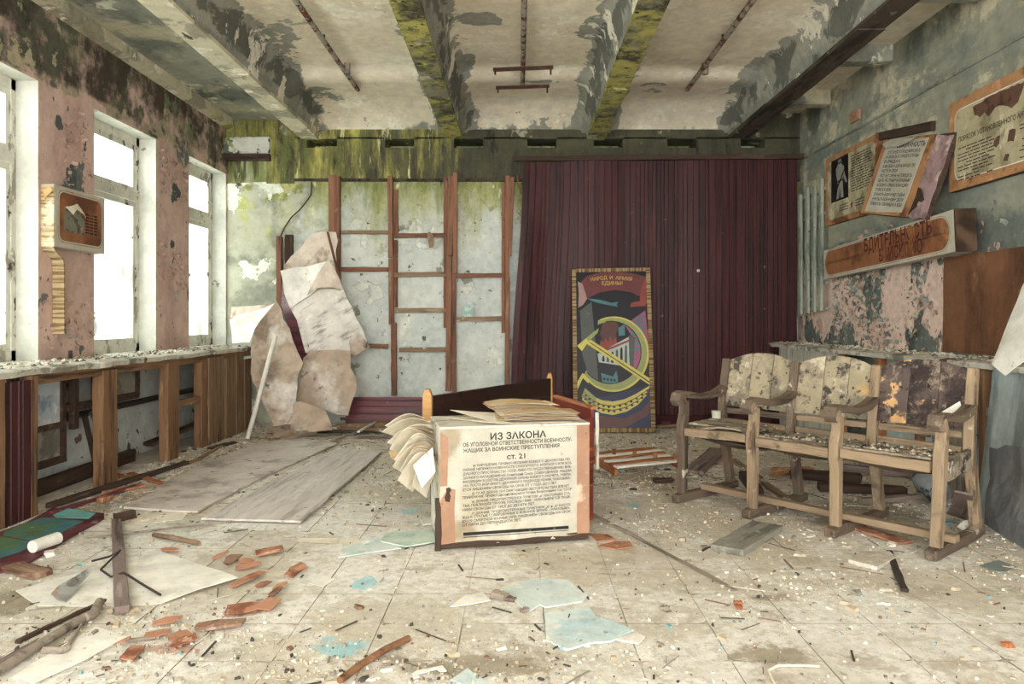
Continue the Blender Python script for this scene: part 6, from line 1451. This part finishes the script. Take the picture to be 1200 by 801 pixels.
flat_sheet('white_shell', 'white broken cup piece on the rubble behind the nearest seat leg', 'shard', [(1122, 618), (1128, 610), (1138, 608), (1142, 622), (1134, 624)], M_WHITE, .01, .01, .02, 52, .006, z=[0, .05, .06, 0, 0])
flat_sheet('brown_board', 'dark reddish board propped in the rubble behind the nearest seat', 'board', [(1110, 600), (1118, 574), (1140, 578), (1152, 604), (1136, 612)], M_GREYRED, .012, .02, .01, 53, .02, z=[0, .22, .22, .04, 0])
flat_sheet('maroon_scrap', 'maroon scrap on the rubble by the leaning metal sheet', 'scrap', [(1178, 622), (1190, 616), (1206, 620), (1204, 630), (1186, 630)], M_MAR2, .004, .01, .02, 54, .01)
flat_sheet('teal_scrap', 'dull teal flat scrap on the floor beyond the nearest sled foot', 'scrap', [(1148, 662), (1170, 656), (1192, 664), (1178, 670), (1160, 668)], mat('dull_teal_scrap', '#7f8c86', coord='object'), .003, .004, .004, 55, .008)
fbar('maroon_lath', 'maroon lath lying at the foot of the wall panels behind the seats', 'lath', (775, 498), (870, 497), .05, .04, M_MAR2, .004)
fbar('pale_lath', 'pale lath lying in front of the maroon lath by the farthest seat', 'lath', (770, 502), (850, 496), .04, .03, M_BATTEN, .006)

# ------------------------------------------------------------------ loose rubble and crumbs on the floor
RB = random.Random(77)
CM = [mat('pale_crumb', '#d6cfc1', bump=.1), M_SCREED, mat('grey_crumb', '#8c877a', bump=.2), mat('dark_crumb', '#4d463d', bump=.2), mat('brown_crumb', '#84654d', bump=.2), mat('teal_crumb', '#7fa6a6', bump=.2), mat('tan_crumb', '#b9a98d', bump=.2)]
def gauss2(x, y, cx, cy, sx, sy): return math.exp(-((x - cx) / sx) ** 2 - ((y - cy) / sy) ** 2)
HOT = [(fl(900, 560), 1.2, .6), (fl(1060, 590), .7, .6), (fl(760, 545), .8, .7), (fl(180, 580), .5, 1.2), (fl(270, 525), .7, .7), (fl(440, 508), 1.3, .6), (fl(450, 560), .6, .9), (fl(820, 620), .6, .35), (fl(560, 780), .5, .2), (fl(1150, 640), .5, .6), (fl(330, 780), .6, .3), (fl(60, 730), .6, .3), (fl(940, 700), .5, .3), (fl(700, 520), 1.5, .6)]
def dens(x, y):
    d = .10 + .5 * max(0, min(1, (y - 4.6) / 2.4))
    d += .8 * max(0, (abs(x) - 2.2) / .7)
    for c, sx, sy in HOT: d += .75 * gauss2(x, y, c.x, c.y, sx, sy)
    n_ = noise.noise(Vector((x * 1.6, y * 1.6, 4.0))) + .5 * noise.noise(Vector((x * 5, y * 5, 9.0)))
    return d * (1 + .9 * n_)
def rubble(name, count, s0, s1, flatten, seed, lim=1.5):
    rr = random.Random(seed); b = MB(); made = 0; tries = 0
    while made < count and tries < count * 30:
        tries += 1
        y = 2.2 + 6.1 * rr.random() ** 1.25; hw = min(2.95, .70 * y + .4); x = rr.uniform(-hw, hw)
        if rr.random() * lim > dens(x, y): continue
        u = Vector((x - A.x, y - A.y)); lx = u.x * math.cos(BR) + u.y * math.sin(BR); ly = -u.x * math.sin(BR) + u.y * math.cos(BR)
        if -.02 < lx < BW + .02 and -.01 < ly < BD: continue
        s = s0 + (s1 - s0) * rr.random() ** 3
        n = rr.choice((4, 5)); a0 = rr.random() * 6.3; h = s * flatten * rr.uniform(.4, 1.2)
        el = rr.uniform(.5, 1.0); th = rr.random() * PI
        base = []
        for k in range(n):
            a_ = a0 + 2 * PI * k / n + rr.uniform(-.35, .35); r_ = s * rr.uniform(.6, 1.1)
            px_, py_ = r_ * math.cos(a_), r_ * el * math.sin(a_)
            base.append((x + px_ * math.cos(th) - py_ * math.sin(th), y + px_ * math.sin(th) + py_ * math.cos(th)))
        mi = rr.choices(range(7), weights=(16, 34, 18, 6, 5, 1.2, 30))[0]
        zt = [h * rr.uniform(.5, 1.3) for _ in range(n)]
        vs = [(p[0], p[1], 0) for p in base] + [(x + (p[0] - x) * .75, y + (p[1] - y) * .75, .002 + zt[k]) for k, p in enumerate(base)]
        b.add(vs, [(k, (k + 1) % n, n + (k + 1) % n, n + k) for k in range(n)] + [tuple(range(n, 2 * n))], mi)
        made += 1
    return tag(b.obj(name, CM), 'scatter of broken plaster and dust crumbs over the whole floor' if name == 'rubble' else 'larger broken plaster pieces littered along the walls and under the seats', 'rubble', None, 'stuff')
rubble('rubble', 26000, .0022, .013, .7, 3)
rubble('debris', 1500, .012, .045, .28, 8, 2.6)
# thin splinters
def splinters(count, seed):
    rr = random.Random(seed); b = MB(); made = 0
    while made < count:
        y = 2.3 + 5.75 * rr.random() ** 1.2; hw = min(2.9, .70 * y + .3); x = rr.uniform(-hw, hw)
        if rr.random() * 1.8 > dens(x, y): continue
        u = Vector((x - A.x, y - A.y)); lx = u.x * math.cos(BR) + u.y * math.sin(BR); ly = -u.x * math.sin(BR) + u.y * math.cos(BR)
        if -.1 < lx < BW + .1 and -.1 < ly < BD + .1: continue
        L = .025 + .16 * rr.random() ** 4; w_ = rr.uniform(.0012, .004); a_ = rr.random() * PI
        M_ = T(x, y, .003 + w_ / 2) @ RZ(a_) @ RY(rr.uniform(-.06, .0))
        b.box((0, -w_, -w_ / 2), (L, w_, w_ / 2), rr.choices((0, 2, 3, 4, 6), weights=(3, 4, 6, 3, 4))[0], M_); made += 1
    return tag(b.obj('splinter_litter', CM), 'fine splinters of wood strewn among the floor crumbs', 'litter', None, 'stuff')
splinters(900, 5)
# crumbs fallen on the seats and on the ledges
def crumbs_on(name, label, fn, count, seed, s0=.004, s1=.02):
    rr = random.Random(seed); b = MB()
    for _ in range(count):
        p = Vector(fn(rr)); s = s0 + (s1 - s0) * rr.random() ** 2.5; a0 = rr.random() * 6
        vs = [(p.x + s * math.cos(a0 + 1.57 * k) * rr.uniform(.6, 1), p.y + s * math.sin(a0 + 1.57 * k) * rr.uniform(.6, 1), p.z) for k in range(4)] + [(p.x, p.y, p.z + s * .6)]
        b.add(vs, [(0, 1, 4), (1, 2, 4), (2, 3, 4), (3, 0, 4)], rr.choices(range(7), weights=(34, 10, 14, 14, 6, 1, 20))[0])
    return tag(b.obj(name, CM), label, 'debris', None, 'stuff')
def seatpt(rr):
    i = rr.choices((0, 1, 2), weights=(1, 2, 3))[0]; u, v = rr.random(), rr.random()
    lx = i * PITCH + .04 + (PITCH - .08) * u; ly = .03 + .39 * v
    q = S0 + RZ(CR) @ Vector((lx, ly, .484 - .028 * math.sin(PI * v * .8) - .01 * v + (.02 if i == 0 else 0))); return q
crumbs_on('seat_debris', 'paint crumbs strewn over the theatre seats', seatpt, 420, 6)
crumbs_on('ledge_debris', 'plaster crumbs along the window ledge', lambda rr: (rr.uniform(XL + .01, PX_L), rr.uniform(3.6, 7.8), .872), 900, 7, .006, .03)
crumbs_on('ledge_debris', 'plaster crumbs along the ledge under the peeling wall', lambda rr: (rr.uniform(PX_R, XR - .02), rr.uniform(4.0, 8.1), .902), 700, 8, .006, .03)

# ------------------------------------------------------------------ curling paint on the walls
M_FLAKE_G = mat('grey_green_paint_flake', '#7e897f', [dict(c='#aaa88f', s=8, lo=.5, hi=.6)], bump=.2)
M_FLAKE_P = mat('pink_paint_flake', '#bf9b8a', [dict(c='#8d8f88', s=8, lo=.55, hi=.65)], bump=.2)
def flakes(name, count, pick, m, parent, seed, sign):
    rr = random.Random(seed); b = MB()
    for _ in range(count):
        x, y, z = pick(rr); s = rr.uniform(.012, .045); a_ = rr.random() * 6.28; lift = rr.uniform(.3, 1.2)
        du = Vector((0, math.cos(a_), math.sin(a_))) * s; dv = Vector((0, -math.sin(a_), math.cos(a_))) * s * rr.uniform(.5, 1.1)
        nn = Vector((sign, 0, 0)); p = Vector((x, y, z))
        r0 = [p - dv * .5, p + dv * .5]; r1 = [q + du * .6 + nn * s * .25 * lift for q in r0]; r2 = [q + du * .9 + nn * s * .8 * lift for q in (p - dv * .35, p + dv * .4)]
        b.add(r0 + r1 + r2, [(0, 1, 3, 2), (2, 3, 5, 4)], 0, True)
    return tag(b.obj(name, m, parent), kind='stuff')
def pick_r(rr):
    while True:
        y = rr.uniform(4.2, 7.5); z = .92 + 1.35 * rr.random() ** 1.3
        n_ = noise.noise(Vector((y * 1.9, z * 1.9, 2.0)))
        if n_ > -.05 + .5 * (rr.random() - .5) and not (y < 5.5 and z < 1.75) and not (y < 5.5 and z > 2.0) and z < 2.0 - .08 * abs(y - 6): return (XR - .001, y, z)
flakes('paint_flake', 420, pick_r, M_FLAKE_G, wall_right, 21, -1)
flakes('pink_flake', 200, pick_r, M_FLAKE_P, wall_right, 22, -1)
def pick_l(rr):
    while True:
        y = rr.choice((rr.uniform(5.08, 5.73), rr.uniform(6.74, 7.39))); z = rr.uniform(.95, 2.72)
        if noise.noise(Vector((y * 3, z * 2.2, 7.0))) > .05: return (XL + .001, y, z)
flakes('pink_flake', 320, pick_l, M_FLAKE_P, bpy.data.objects['wall_left'], 23, 1)
